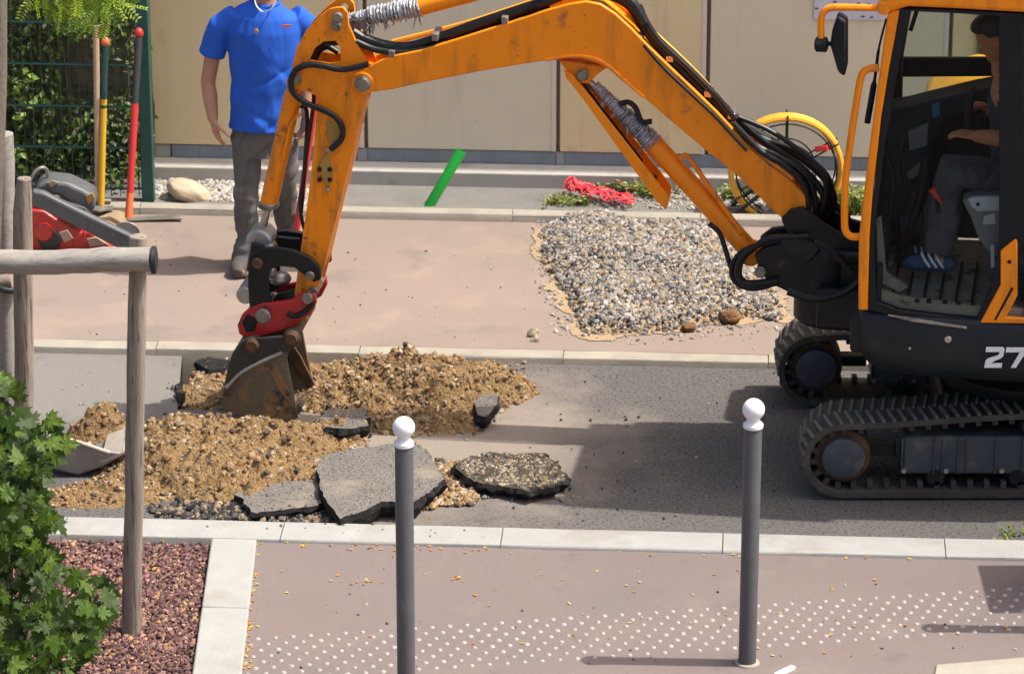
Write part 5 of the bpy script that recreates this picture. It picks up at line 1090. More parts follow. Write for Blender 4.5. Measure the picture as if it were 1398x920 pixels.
# orange-red safety netting, crumpled
mk('netting_red', lin(.75,.05,.07), lin(.85,.10,.12), scale=20, rough=.5, trans=.2)
mb = MB(); A0 = np.array(P(775, 268, Z_BED)); A1 = np.array(P(862, 282, Z_BED)); rg = np.random.default_rng(6)
def npt(i, j):
    t = i/22; q = A0+(A1-A0)*t+np.array([.02*math.sin(i*1.9+j), (j-4)*.016*(1+.4*math.sin(i)), 0]); q[2] = Z_BED+.012+.05*(1-t)**1.3*abs(math.sin(j*.7+i*.45))+.03*vnoise(np.array([i*.6]), np.array([j*.8]), 4)[0]+.015; return q
for j in range(9): mb.tube(spline([npt(i, j) for i in range(23)], 2), .0042, 5)
for i in range(23): mb.tube(spline([npt(i, j) for j in range(9)], 2), .0042, 5)
tag(mb.build('safety_netting', 'netting_red'), 'crumpled bright red plastic netting in the bed by the wall', 'netting')
# green drain pipe stub
mk('green_pipe', lin(.008,.32,.03), lin(.01,.26,.03), scale=10, rough=.35)
b0 = np.array(P(584, 285, Z_BED-.02)); b1 = np.array(Q(630, 206, b0[1]+.05)); ax_ = b1-b0
PI_ = thing('green_pipe', b0, 'bright green plastic pipe stub leaning out of the wall bed', 'pipe')
mb = MB(); mb.lathe(b0, ax_, [(0, .028), (np.linalg.norm(ax_)-.002, .028), (np.linalg.norm(ax_), .027), (np.linalg.norm(ax_), .023), (np.linalg.norm(ax_)-.08, .023)], 20); mb.build('pipe_wall', 'green_pipe', PI_)

# ------------------------------------------------------------------ yellow hose reel behind the boom
mk('hose_yellow', lin(.78,.40,.03), lin(.70,.35,.03), scale=6, rough=.4)
RC_Y = float(P(1072, 306, Z_FP)[1])+.16; rc = np.array(Q(1073, 231, RC_Y)); RR = .295
HR = thing('hose_reel', (rc[0], rc[1], Z_FP), 'yellow hose wound on an upright wire reel behind the boom foot', 'hose reel')
pts = []
for k in range(4*40+1):
    a = 2*math.pi*k/40; q = rc+np.array([RR*math.cos(a), (k/160-.5)*.075, RR*math.sin(a)]); pts.append(q+np.array([0, math.sin(a*3)*.004, 0]))
mb = MB(); mb.tube(pts, .0155, 8); mb.build('hose_coil', 'hose_yellow', HR)
for r_ in (.155, .268):
    for dy in (-.05, .05):
        mb = MB(); mb.tube([rc+np.array([r_*math.cos(2*math.pi*k/40), dy, r_*math.sin(2*math.pi*k/40)]) for k in range(41)], .0045, 6); mb.build('wire_ring', 'black_steel', HR)
for k in range(6):
    a = math.pi/2+k*math.pi/3
    for dy in (-.05, .05):
        mb = MB(); mb.tube([rc+np.array([0, dy, 0]), rc+np.array([.315*math.cos(a), dy, .315*math.sin(a)])], .0045, 6); mb.build('spoke', 'black_steel', HR)
mb = MB(); mb.lathe(rc+np.array([0, -.06, 0]), (0, 1, 0), [(0, .02), (.12, .02)], 12); mb.build('hub', 'black_steel', HR)
zt0 = Z_FP
for sx in (-1, 1):
    for dy in (-.08, .08):
        mb = MB(); mb.tube([rc+np.array([0, dy, 0]), np.array([rc[0]+sx*.28, rc[1]+dy, zt0+.02])], .011, 8); mb.build('stand_leg', 'black_steel', HR)
for dy in (-.08, .08):
    mb = MB(); mb.tube([np.array([rc[0]-.30, rc[1]+dy, zt0+.012]), np.array([rc[0]+.30, rc[1]+dy, zt0+.012])], .011, 8); mb.build('foot_rail', 'black_steel', HR)
mb = MB(); mb.tube([rc+np.array([.155, -.03, .12]), rc+np.array([.215, -.06, .14])], .016, 10); mb.build('valve', 'red_plastic', HR)
# ------------------------------------------------------------------ bollards
mk('bollard_grey', lin(.072,.073,.077), lin(.088,.088,.092), scale=10, rough=.45, rvar=.1, spots=[(lin(.13,.12,.11), 14, .64, .72, (2, 2, .5)), (lin(.03,.03,.03), 40, .70, .74)])
mk('bollard_white', lin(.78,.79,.80), lin(.72,.73,.74), scale=14, rough=.4)
yb = 14.7; ZTOP = float(Q(1022, 544.5, float(P(1020, 905, Z_NP)[1]))[2])
for _ in range(30):                                     # same height as the right-hand bollard
    z_ = float(Q(549, 569, yb)[2]); yb += (ZTOP-z_)*-2.0
bpos = [np.array([float(Q(551, 569, yb)[0]), yb, Z_NP]), np.array(P(1020, 905, Z_NP)), np.array(P(1482, 861, Z_NP))]
blab = ['dark grey bollard with white ball top in front of the largest asphalt slab', 'dark grey bollard with white ball top left of the excavator track', 'dark grey bollard with white ball top beyond the right edge']
BH = ZTOP-Z_NP
for p, lb in zip(bpos, blab):
    t = thing('bollard', p, lb, 'bollard', 'white-topped bollards along the near pavement')
    lean = np.array([random.uniform(-.001, .003), 0, 1.0])
    mb = MB(); mb.lathe(p, lean, [(-.1, .0365), (BH-.128, .0365), (BH-.122, .034)], 32); mb.build('post', 'bollard_grey', t)
    mb = MB(); mb.lathe(p+lean*(BH-.124), lean, [(0, .036), (.004, .0405), (.016, .0405), (.022, .034), (.03, .0275), (.042, .0265), (.05, .030)], 32); mb.build('collar', 'bollard_white', t)
    mb = MB(); mb.ell(p+lean*(BH-.0450), (.0450, .0450, .0450), nu=28, nv=18); mb.build('ball', 'bollard_white', t)
    mb = MB(); mb.lathe(p+np.array([0, 0, .001]), (0, 0, 1), [(0, .052), (.006, .05), (.008, .044)], 28); mb.build('base_ring', 'kerb_worn', t)
# low cabinet just beyond the frame whose shadow falls on the pavement
c0 = P(1356, 840, Z_NP); c1 = P(1356, 775, Z_NP); hc = 1.05; sh = hc/math.tan(el)
CB = thing('street_cabinet', (c0[0]+sh+.2, (c0[1]+c1[1])/2, Z_NP), 'grey street cabinet beyond the right edge', 'cabinet')
mb = MB(); mb.box((c0[0]+sh+.2, (c0[1]+c1[1])/2, Z_NP+hc/2), (.4, c1[1]-c0[1]-.04, hc-.04)); bdy = mb.build('cabinet_body', 'console_grey', CB, bevel=.01)
mb = MB(); mb.box((c0[0]+sh+.2, (c0[1]+c1[1])/2, Z_NP+hc-.01), (.43, c1[1]-c0[1], .03)); mb.build('cabinet_lid', 'console_grey', CB, bevel=.01)

# ------------------------------------------------------------------ tree guard of round stakes
def log(p0, p1, r0, r1, name, mat, parent, seed, half=None, pointed=False, n=18, N=14, amp=.05):
    rg = np.random.default_rng(seed); p0, p1 = np.array(p0, float), np.array(p1, float); ax = p1-p0; ax /= np.linalg.norm(ax)
    u = np.cross(ax, [0, 1., 0]) if abs(ax[1]) < .9 else np.array([1., 0, 0]); u /= np.linalg.norm(u); w = np.cross(ax, u); mb = MB(); vs_ = []
    ts = list(np.linspace(0, 1, N))
    for i, t in enumerate(ts):
        c = p0+(p1-p0)*t+u*rg.normal()*r0*.05; r = r0+(r1-r0)*t
        if pointed and i == N-1: r *= .72
        for j in range(n):
            q = 2*math.pi*j/n; rr = r*(1+amp*math.sin(3*q+seed)+amp*.5*rg.normal()*.6); vs_.append(c+u*math.cos(q)*rr+w*math.sin(q)*rr)
    fs = [(i*n+j, i*n+(j+1) % n, (i+1)*n+(j+1) % n, (i+1)*n+j) for i in range(N-1) for j in range(n)]+[tuple(range(n))[::-1], tuple((N-1)*n+j for j in range(n))]
    mb.add(vs_, fs); return mb.build(name, mat, parent, smooth=45, bevel=.004)
s1 = np.array(P(178, 866, .02)); s2 = np.array(P(33, 800, .02)); s3 = np.array(P(12, 768, .02))
TG = thing('tree_guard', (s1+s2+s3)/3, 'weathered round wooden tree stakes joined by a cross rail', 'tree guard')
log(s1-[0, 0, .1], Q(189, 322, s1[1]), .041, .036, 'stake', 'stake_wood', TG, 1)
log(s2-[0, 0, .1], Q(32, 243, s2[1]), .042, .040, 'stake', 'stake_wood', TG, 2, pointed=True)
log(s3-[0, 0, .1], Q(6, 182, s3[1]), .042, .040, 'stake', 'rail_wood', TG, 3)
yr = s1[1]-.075
log(Q(-160, 361, yr+.28), Q(209, 355, yr), .051, .049, 'rail', 'rail_wood', TG, 4, N=18)
log(Q(-150, 388, s3[1]+.05), Q(20, 385, s3[1]-.07), .04, .04, 'rail', 'stake_wood', TG, 5)
mb = MB(); mb.lathe(Q(209, 355, yr), (1, 0, 0), [(-.005, .057), (.012, .057), (.018, .03)], 18); mb.build('rail_end_band', 'rubber_black', TG)
mb = MB(); c = np.array(Q(10, 390, s3[1]-.05)); mb.tube([c+np.array([.055*math.cos(a), .055*math.sin(a), .006*math.sin(2*a)]) for a in np.linspace(0, 2*math.pi, 20)], .014, 8); mb.build('tie_strap', 'rubber_black', TG)

# ------------------------------------------------------------------ young tree: trunk, boughs, feathery foliage at the upper left
tb = np.array(P(-8, 815, .0)); tt_ = np.array(Q(0, -260, tb[1]+.1))
YT = thing('young_tree', tb, 'young street tree with feathery yellow green foliage hanging at upper left', 'tree')
mb = MB(); mb.tube(spline([tb-[0, 0, .1], tb+[.01, 0, .9], np.array(Q(-3, 100, tb[1])), tt_], 6), [.042]*7+[.038]*6+[.034]*6, 12); mb.build('trunk', 'bark', YT)
rg = np.random.default_rng(15); fr = []
targets = [(20, -20), (60, -10), (95, 0), (130, 5), (165, -5), (185, -25), (110, -60), (40, -80), (160, -90)]
mbb = MB(); ctrs = []
for (x, y) in targets:
    yv = tb[1]+rg.uniform(.7, 1.5); e = np.array(Q(x, y, yv)); s_ = tt_+np.array([rg.normal()*.02, .02, rg.uniform(-.4, .3)])
    pts = spline([s_, (s_+e)/2+np.array([0, 0, .22]), e], 8); mbb.tube(pts, list(np.linspace(.012, .003, len(pts))), 6); ctrs.append((pts, e))
mbb.build('boughs', 'bark', YT)
mb = MB(); pal = [lin(.15,.25,.012), lin(.10,.19,.012), lin(.22,.32,.02), lin(.07,.14,.012), lin(.28,.36,.03)]
poly = [(2, -60), (186, -60), (176, -2), (166, 26), (150, 34), (120, 38), (100, 42), (76, 32), (60, 20), (25, 4), (5, -8)]
cnt = 0
while cnt < 460:
    x, y = rg.uniform(-20, 200), rg.uniform(-140, 45)
    if y > -55 and not inpoly(np.array([x]), np.array([y]), poly)[0]: continue
    if fbm(np.array([x*.03]), np.array([y*.03]), 2)[0] < .36: continue
    cnt += 1; yv = tb[1]+rg.uniform(.65, 1.6); c = np.array(Q(x, y-14, yv)); d = np.array([rg.normal()*.7, rg.normal()*.5, -.9+rg.normal()*.3]); d /= np.linalg.norm(d)
    L_ = rg.uniform(.09, .16); sd = np.cross(d, rg.normal(size=3)); sd /= np.linalg.norm(sd); col = pick(pal, 1, rg)[0]
    mb.add([c-sd*.0012, c+sd*.0012, c+d*L_], [(0, 1, 2)], 0, (*col, 1))
    for k in range(9):
        for sg in (-1, 1):
            b = c+d*L_*(k+.6)/9.5; ld = sd*sg*.9+d*.45; leafmesh(mb, b, .026*rg.uniform(.8, 1.25), .011, ld, np.cross(d, sd), (*np.clip(col*rg.uniform(.75, 1.3), 0, 1), 1))
mb.build('foliage', 'leaf_attr', YT, smooth=0)['kind'] = 'stuff'

# ------------------------------------------------------------------ lobed-leaf shrub at the lower left
def lobed():
    out = [(0, -.02), (.08, .05), (.22, -.02), (.32, .03), (.24, .12), (.40, .16), (.54, .26), (.40, .30), (.42, .38), (.48, .52), (.32, .46), (.19, .44), (.18, .56), (.24, .70), (.12, .72), (.06, .84), (0, 1.0)]
    pts = out+[(-x, y) for x, y in out[-2:0:-1]]; v_ = [(0, .30, .02)]
    for x, y in pts: v_.append((x, y, .10*abs(x)-.22*(x*x)-.10*(y-.3)**2))
    n = len(pts); return v_, [(0, 1+i, 1+(i+1) % n) for i in range(n)]
lv, lf = lobed(); ldata = []
for m_ in ('maple_leaf', 'maple_leaf_pale', 'maple_leaf_dark'):
    for q in range(2):
        rg = np.random.default_rng(q+len(ldata)*7); me = bpy.data.meshes.new('leaf'); bend = rg.uniform(-.25, .25)
        me.from_pydata([(x, y, z+bend*y*y+rg.normal()*.012) for x, y, z in lv], [], lf); me.materials.append(MATS[m_]); me.update(); ldata.append(me)
sb = np.array(P(20, 935, .02)); SH = thing('lobed_leaf_shrub', sb, 'green lobed leaf shrub filling the lower left corner', 'shrub')
poly = [(-60, 505), (6, 516), (22, 540), (14, 560), (40, 575), (62, 570), (92, 592), (96, 628), (66, 640), (52, 668), (84, 690), (86, 712), (50, 728), (58, 752), (100, 772), (138, 790), (165, 822), (150, 852), (122, 862), (128, 890), (100, 905), (110, 980), (-60, 980)]
rg = np.random.default_rng(8); got = []; tries = 0
while len(got) < 800 and tries < 20000:
    tries += 1; x, y = rg.uniform(-60, 175), rg.uniform(500, 975)
    if not inpoly(np.array([x]), np.array([y]), poly)[0]: continue
    edge = 1-min(1, max(0, x/175)); yv = 15.05+rg.uniform(-.38, .22)-.12*edge; got.append((yv, x, y))
got.sort()
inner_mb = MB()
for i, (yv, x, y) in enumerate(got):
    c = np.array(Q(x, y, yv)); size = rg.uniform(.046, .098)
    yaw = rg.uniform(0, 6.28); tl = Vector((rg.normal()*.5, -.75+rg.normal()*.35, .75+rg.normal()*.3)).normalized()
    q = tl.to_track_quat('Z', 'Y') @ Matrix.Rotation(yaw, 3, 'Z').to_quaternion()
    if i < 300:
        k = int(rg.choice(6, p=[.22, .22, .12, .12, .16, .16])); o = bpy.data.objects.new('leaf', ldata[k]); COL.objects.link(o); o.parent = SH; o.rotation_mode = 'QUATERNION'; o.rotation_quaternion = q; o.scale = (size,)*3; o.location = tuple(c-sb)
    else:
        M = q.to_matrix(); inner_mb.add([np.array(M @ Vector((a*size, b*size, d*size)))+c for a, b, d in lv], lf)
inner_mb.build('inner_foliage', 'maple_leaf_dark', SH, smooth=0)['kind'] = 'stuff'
for (x, y) in ((15, 560), (60, 600), (40, 680), (60, 720), (110, 800), (150, 830), (70, 860), (10, 760), (90, 880)):
    e = np.array(Q(x, y, 15.05)); mb = MB(); st0 = sb+np.array([rg.normal()*.03, rg.normal()*.03, 0]); pts = spline([st0, (st0+e)/2+np.array([0, .05, .05]), e], 6); mb.tube(pts, list(np.linspace(.010, .003, len(pts))), 6); mb.build('stem', 'bark', SH)

# ------------------------------------------------------------------ tools by the fence
mk('ash_wood', lin(.52,.36,.24), lin(.44,.30,.19), scale=8, rough=.7, stretch=(4, 4, .5))
mk('tool_yellow', lin(.72,.42,.02), lin(.64,.37,.02), scale=8, rough=.4)
mk('tool_green', lin(.012,.055,.05), lin(.02,.07,.06), scale=8, rough=.45)
mk('tool_red', lin(.60,.035,.03), lin(.54,.03,.03), scale=8, rough=.4)
mk('tool_grip', lin(.025,.026,.03), lin(.04,.04,.044), scale=20, rough=.6)
mk('tool_orange', lin(.65,.16,.05), rough=.5)
mk('blade_steel', lin(.35,.33,.30), lin(.20,.18,.15), scale=10, rough=.45, metal=.5)
yt = float(S(0, v_f-.10)[1])+.1
YF = lambda x: float(Wl(x, 200, v_f-.10)[1])
q0, q1 = np.array(Q(134, 277, YF(130)-.05)), np.array(Q(131, 36, YF(130)+.03)); q0[2] = max(q0[2], Z_BED)
t = thing('rake', q0, 'plain wooden tool handle leaning on the green fence', 'garden tool'); mb = MB(); mb.tube([q0, q1], .0165, 12); mb.build('handle', 'ash_wood', t)
mb = MB(); mb.box(q0+np.array([0, 0, .01]), (.14, .03, .02)); mb.build('head', 'blade_steel', t, bevel=.004)
q0, q1 = np.array(Q(138, 280, YF(140)-.08)), np.array(Q(144, 52, YF(140)+.05)); f_ = lambda a: q0+(q1-q0)*a; q0 = q0
t = thing('spade', q0, 'yellow and dark green handled tool leaning beside the wooden handle', 'garden tool')
mb = MB(); mb.tube([f_(0), f_(.58)], .0175, 12); mb.build('yellow_shaft', 'tool_yellow', t)
mb = MB(); mb.tube([f_(.585), f_(.96)], [.016, .0185], 12); mb.build('grip', 'tool_green', t)
mb = MB(); mb.tube([f_(.60), f_(.635)], .0175, 12); mb.build('grip_ring', 'tool_yellow', t)
mb = MB(); mb.ell(f_(.975), (.024, .024, .028)); mb.build('end_knob', 'tool_orange', t)
mb = MB(); mb.prism([f_(0)+np.array(d) for d in ((-.07, -.01, 0), (.07, -.01, 0), (.075, -.06, -.0), (0, -.10, 0), (-.075, -.06, 0))], (0, 0, -.006)); mb.build('blade', 'blade_steel', t)
q0, q1 = np.array(Q(176, 294, YF(180)-.30)), np.array(Q(190, 40, YF(190)-.02)); f_ = lambda a: q0+(q1-q0)*a
t = thing('scraper', q0, 'red handled scraper with black grip leaning on the fence post', 'garden tool')
mb = MB(); mb.tube([f_(.05), f_(.60)], .019, 12); mb.build('red_shaft', 'tool_red', t)
mb = MB(); mb.tube([f_(.60), f_(.955)], [.0175, .0205], 12); mb.build('grip', 'tool_grip', t)
mb = MB(); mb.ell(f_(.978), (.024, .024, .030)); mb.build('end_knob', 'tool_red', t)
mb = MB(); mb.tube([f_(-.015), f_(.12)], [.022, .019], 12); mb.build('socket', 'tool_orange', t)
a_ = np.array(P(172, 300, Z_FP+.012)); b_ = np.array(P(250, 297, Z_FP+.02)); mb = MB(); mb.prism([a_+[0, -.012, 0], b_+[0, -.018, .004], b_+[0, .022, .010], a_+[0, .03, .004]], (0, 0, -.008)); mb.build('blade', 'blade_steel', t, bevel=.002)
# sand spill beside the tools
mb = MB(); pts = [P(x, y, Z_FP+.006) for x, y in ((128, 300), (140, 284), (168, 282), (176, 300), (170, 312), (150, 318), (132, 314))]; c = np.mean(pts, 0)+[0, 0, .03]
mb.add(pts+[c], [(i, (i+1) % 7, 7) for i in range(7)]); mb.build('sand_spill', 'sand'); tag(bpy.data.objects['sand_spill'], 'pale sand spill at the foot of the leaning tools', 'sand', kind='stuff')

# ------------------------------------------------------------------ red cut-off saw lying on the far pavement
mk('saw_red', lin(.52,.03,.02), lin(.44,.028,.02), scale=10, rough=.38, coat=.3, spots=[(lin(.30,.20,.15), 12, .66, .76)])
mk('saw_grey', lin(.085,.088,.092), lin(.11,.112,.115), scale=14, rough=.5, spots=[(lin(.26,.23,.2), 16, .66, .76)])
mk('saw_black', lin(.025,.026,.028), lin(.04,.04,.042), scale=14, rough=.5)
mk('saw_dust', lin(.50,.34,.25), lin(.42,.27,.2), scale=20, rough=.8)
ys_ = float(P(100, 341, Z_FP)[1]); SAW = thing('cut_off_saw', P(100, 341, Z_FP), 'red and grey petrol cut-off saw standing behind the wooden stakes', 'saw')
def flat(pix, Y, th, nm, mat, parent, bevel=.006, seg=2): mb = MB(); mb.prism([Q(x, y, Y) for x, y in pix], (0, th, 0)); return mb.build(nm, mat, parent, bevel=bevel, seg=seg)
flat([(38, 286), (60, 288), (76, 299), (92, 306), (110, 318), (122, 316), (140, 330), (155, 338), (152, 343), (38, 343)], ys_, .20, 'body', 'saw_red', SAW, .016, 3)
flat([(44, 266), (52, 252), (66, 247), (92, 250), (114, 260), (128, 268), (131, 282), (124, 292), (108, 286), (78, 268)], ys_+.02, .17, 'engine_cover', 'saw_grey', SAW, .02, 3)
flat([(90, 276), (116, 284), (124, 292), (118, 300), (98, 290)], ys_-.005, .15, 'air_intake', 'saw_black', SAW, .008)
flat([(44, 260), (60, 263), (82, 275), (122, 294), (176, 320), (186, 328), (184, 338), (160, 339), (112, 314), (60, 288), (44, 282)], ys_-.06, .045, 'cutting_arm', 'saw_grey', SAW, .008)
flat([(46, 262), (60, 265), (122, 296), (176, 322), (175, 324), (120, 299), (58, 268), (46, 265)], ys_-.064, .006, 'arm_edge', 'console_grey', SAW, .001)
mb = MB(); c = np.array(Q(60, 316, ys_)); mb.lathe(c, (0, -1, 0), [(-.01, .05), (.02, .048), (.028, .04), (.03, .012)], 24); mb.build('recoil_starter', 'saw_red', SAW)
mb = MB(); mb.lathe(np.array(Q(68, 328, ys_)), (0, -1, 0), [(-.01, .062), (.008, .060), (.012, .052)], 24); mb.build('starter_ring', 'saw_black', SAW)
flat([(80, 318), (92, 314), (100, 326), (88, 332)], ys_-.008, .02, 'bracket', 'saw_dust', SAW, .003)
flat([(118, 326), (132, 324), (148, 335), (122, 337)], ys_-.006, .02, 'dusty_cover', 'saw_dust', SAW, .004)
flat([(100, 326), (116, 316), (118, 340), (100, 341)], ys_-.004, .02, 'side_cover', 'saw_red', SAW, .004)
mb = MB(); mb.tube(spline([Q(42, 246, ys_+.05), Q(48, 235, ys_+.05), Q(57, 229, ys_+.06), Q(64, 233, ys_+.08), Q(66, 248, ys_+.1)], 6), .010, 8); mb.build('carry_handle', 'blade_steel', SAW)
flat([(117, 268), (126, 264), (130, 272), (120, 280)], ys_+.012, .015, 'warning_label', 'yellow_mark', SAW, .001)
flat([(64, 250), (72, 247), (80, 250), (70, 256)], ys_+.015, .01, 'dust_patch', 'sand', SAW, .001)
mb = MB(); mb.lathe(np.array(Q(172, 322, ys_-.012)), (0, 1, 0), [(0, .075), (.004, .077), (.007, .075)], 32); mb.build('cutting_disc', 'blade_steel', SAW)

# ------------------------------------------------------------------ spare grey digging bucket behind the stakes
mk('bucket_grey', lin(.17,.155,.14), lin(.24,.22,.195), scale=9, rough=.6, metal=.2, spots=[(lin(.36,.28,.19), 8, .58, .72)])
mk('worn_lip', lin(.50,.44,.36), lin(.40,.33,.25), scale=14, rough=.5, metal=.3)
yk = float(P(115, 652, 0)[1]); SBK = thing('spare_bucket', P(115, 648, 0), 'grey toothed digger bucket lying on the soil behind the stakes', 'digger bucket')
sidep = [(58, 604), (80, 596), (112, 604), (150, 617), (170, 620), (140, 636), (106, 647), (78, 640), (60, 626)]
flat(sidep, yk, .014, 'side_plate', 'bucket_grey', SBK, .003); flat(sidep, yk+.30, .014, 'side_plate', 'bucket_grey', SBK, .003)
mb = MB(); pr = [(150, 617), (170, 620), (140, 637), (106, 648), (78, 641), (59, 627), (56, 604)]; oo = [np.array(Q(x, y, yk+.012)) for x, y in pr]; d_ = np.array([0, .29, 0]); nn = np.array([0, 0, .010])
for a, b in zip(oo[1:-1], oo[2:]): mb.prism([a, b, b+nn, a+nn], d_)
mb.build('shell', 'bucket_grey', SBK)
for yy in (yk-.004, yk+.296):
    mb = MB(); mb.tube([Q(82, 597, yy+.007), Q(112, 605, yy+.007), Q(150, 618, yy+.007)], .009, 8); mb.build('rim', 'worn_lip', SBK)
mb = MB(); a, b = np.array(Q(138, 632, yk)), np.array(Q(172, 619, yk)); mb.prism([a, b, b+nn*1.2, a+nn*1.2], (0, .31, 0)); mb.build('lip', 'worn_lip', SBK)
for k in range(3):
    a = np.array(Q(166, 621, yk))+np.array([0, .02+k*.12, 0]); mb = MB(); mb.prism([a, a+[.09, .008, .02], a+[.09, .03, .02], a+[0, .045, 0]], (0, 0, .016)); mb.build('tooth', 'worn_lip', SBK, bevel=.003)
# ------------------------------------------------------------------ people
mk('skin', lin(.46,.235,.15), lin(.42,.20,.125), scale=14, rough=.5)
mk('skin_tan', lin(.50,.20,.10), lin(.42,.16,.08), scale=14, rough=.5)
mk('tshirt_blue', lin(.012,.105,.56), lin(.010,.09,.48), scale=8, rough=.85, bump=.15, bscale=200)
mk('trousers_grey', lin(.125,.12,.112), lin(.088,.085,.08), scale=7, rough=.9, bump=.2, bscale=160, spots=[(lin(.24,.22,.20), 5, .60, .74)])
mk('boot_brown', lin(.10,.085,.07), lin(.06,.05,.042), scale=12, rough=.8)
mk('hair_dark', lin(.012,.010,.009), rough=.6)
mk('work_shirt', lin(.022,.034,.062), lin(.03,.042,.07), scale=10, rough=.9)
mk('work_trousers', lin(0.072,0.076,0.089), lin(0.051,0.054,0.066), scale=9, rough=.9, bump=.2, bscale=140)
mk('shoe_blue', lin(.02,.06,.18), lin(.03,.05,.10), scale=20, rough=.6)
mk('silver', lin(.7,.68,.6), rough=.3, metal=.9)
mk('eye_white', lin(.6,.58,.55), rough=.3)
wr = bpy.data.textures.new('cloth_folds', 'CLOUDS'); wr.noise_scale = .085; wr.noise_depth = 3
wr2 = bpy.data.textures.new('cloth_folds_wide', 'CLOUDS'); wr2.noise_scale = .13; wr2.noise_depth = 1
def flesh(mb, name, mat, parent, voxel=.008, sm=6, fold=0, tex=None, k=.5):
    o = mb.build(name, mat, parent, smooth=0)
    r = o.modifiers.new('remesh', 'REMESH'); r.mode = 'VOXEL'; r.voxel_size = voxel; r.use_smooth_shade = True
    s = o.modifiers.new('smooth', 'SMOOTH'); s.iterations = sm; s.factor = k
    if fold:
        d = o.modifiers.new('folds', 'DISPLACE'); d.texture = tex or wr; d.strength = fold; d.mid_level = .5; d.texture_coords = 'LOCAL'
    return o
def bake_folds(o, fn):
    bpy.context.view_layer.update(); dg = bpy.context.evaluated_depsgraph_get(); me = bpy.data.meshes.new_from_object(o.evaluated_get(dg)); o.modifiers.clear(); o.data = me
    n = len(me.vertices); co = np.empty(n*3); me.vertices.foreach_get('co', co); co = co.reshape(-1, 3); nr = np.empty(n*3); me.vertices.foreach_get('normal', nr); nr = nr.reshape(-1, 3)
    co = co+nr*fn(co)[:, None]; me.vertices.foreach_set('co', co.ravel()); me.polygons.foreach_set('use_smooth', [True]*len(me.polygons)); me.update(); return o
def ridge(u, v, seed): return (1-np.abs(fbm(u, v, seed, 2)*2-1)*2.0)
def crease(u, v, seed, w=.10): return -np.exp(-((fbm(u, v, seed, 2)*2-1)/w)**2)
def hand(mb, wrist, fwd, palm_n, scale=1.0, curl=.5, thumb=1):
    """palm and five fingers; fwd: along the hand, palm_n: the way the palm faces"""
    w = np.array(wrist, float); f = np.array(fwd, float); f /= np.linalg.norm(f); n = np.array(palm_n, float); n -= f*(n@f); n /= np.linalg.norm(n); s = np.cross(f, n)*thumb
    mb.ell(w+f*.045*scale, (.043*scale, .052*scale, .017*scale), [s, f, n])
    mb.tube([w-f*.03*scale, w+f*.03*scale], [(.026*scale, .02*scale), (.034*scale, .018*scale)], 10, flat=s)
    for k, (x, L_) in enumerate(((.030, .070), (.010, .080), (-.011, .074), (-.030, .058))):
        b = w+f*(.080-.006*abs(k-1.2))*scale+s*x*scale; pts = [b-f*.02*scale]; d = f; p = b
        for j in range(3):
            c = curl*(.35+.45*j); dd = f*math.cos(c)+n*math.sin(c); p = p+dd*L_*(.45, .32, .25)[j]*scale; pts.append(p)
        mb.tube([pts[0], b]+pts[1:], [.0095*scale, .0095*scale, .009*scale, .008*scale, .0062*scale], 8)
    b = w+f*.015*scale+s*.030*scale; mb.tube([b, b+(s*.75+f*.6+n*.2)*.035*scale, b+(s*.6+f*1.0+n*.45)*.062*scale, b+(s*.5+f*1.2+n*.6)*.078*scale], [.013*scale, .0115*scale, .010*scale, .0075*scale], 8)
def head(mb, c, fw, up, r=1.0):
    c = np.array(c, float); fw = np.array(fw, float)/np.linalg.norm(fw); up = np.array(up, float); up -= fw*(up@fw); up /= np.linalg.norm(up); sd = np.cross(fw, up); A = [sd, fw, up]
    mb.ell(c+up*.025*r, (.075*r, .095*r, .095*r), A); mb.ell(c-up*.045*r+fw*.025*r, (.055*r, .066*r, .075*r), A); mb.ell(c-up*.095*r+fw*.065*r, (.028*r, .026*r, .022*r), A)
    mb.tube([c+fw*.088*r+up*.012*r, c+fw*.108*r-up*.028*r, c+fw*.086*r-up*.036*r], [.008*r, .015*r, .011*r], 8)
    mb.ell(c+fw*.084*r-up*.062*r, (.024*r, .012*r, .007*r), A); mb.ell(c+fw*.086*r-up*.073*r, (.020*r, .012*r, .007*r), A)
    mb.ell(c+fw*.078*r+up*.022*r, (.052*r, .018*r, .010*r), A)
    for k in (-1, 1): mb.ell(c+sd*k*.074*r-up*.01*r, (.012*r, .022*r, .032*r), A)
    return A
def eyes_hair(c, A, parent, r=1.0):
    c = np.array(c, float); sd, fw, up = A; mb = MB()
    for k in (-1, 1): mb.ell(c+sd*k*.031*r+fw*.084*r+up*.004*r, (.009*r, .006*r, .005*r), A)
    mb.build('eyes', 'eye_white', parent)
    mb = MB(); mb.ell(c+up*.045*r-fw*.018*r, (.082*r, .098*r, .088*r), A, nu=20, nv=14); mb.ell(c-fw*.045*r-up*.005*r, (.078*r, .075*r, .095*r), A); mb.ell(c+fw*.03*r+up*.085*r, (.07*r, .065*r, .035*r), A); flesh(mb, 'hair', 'hair_dark', parent, .008, 3, .01)

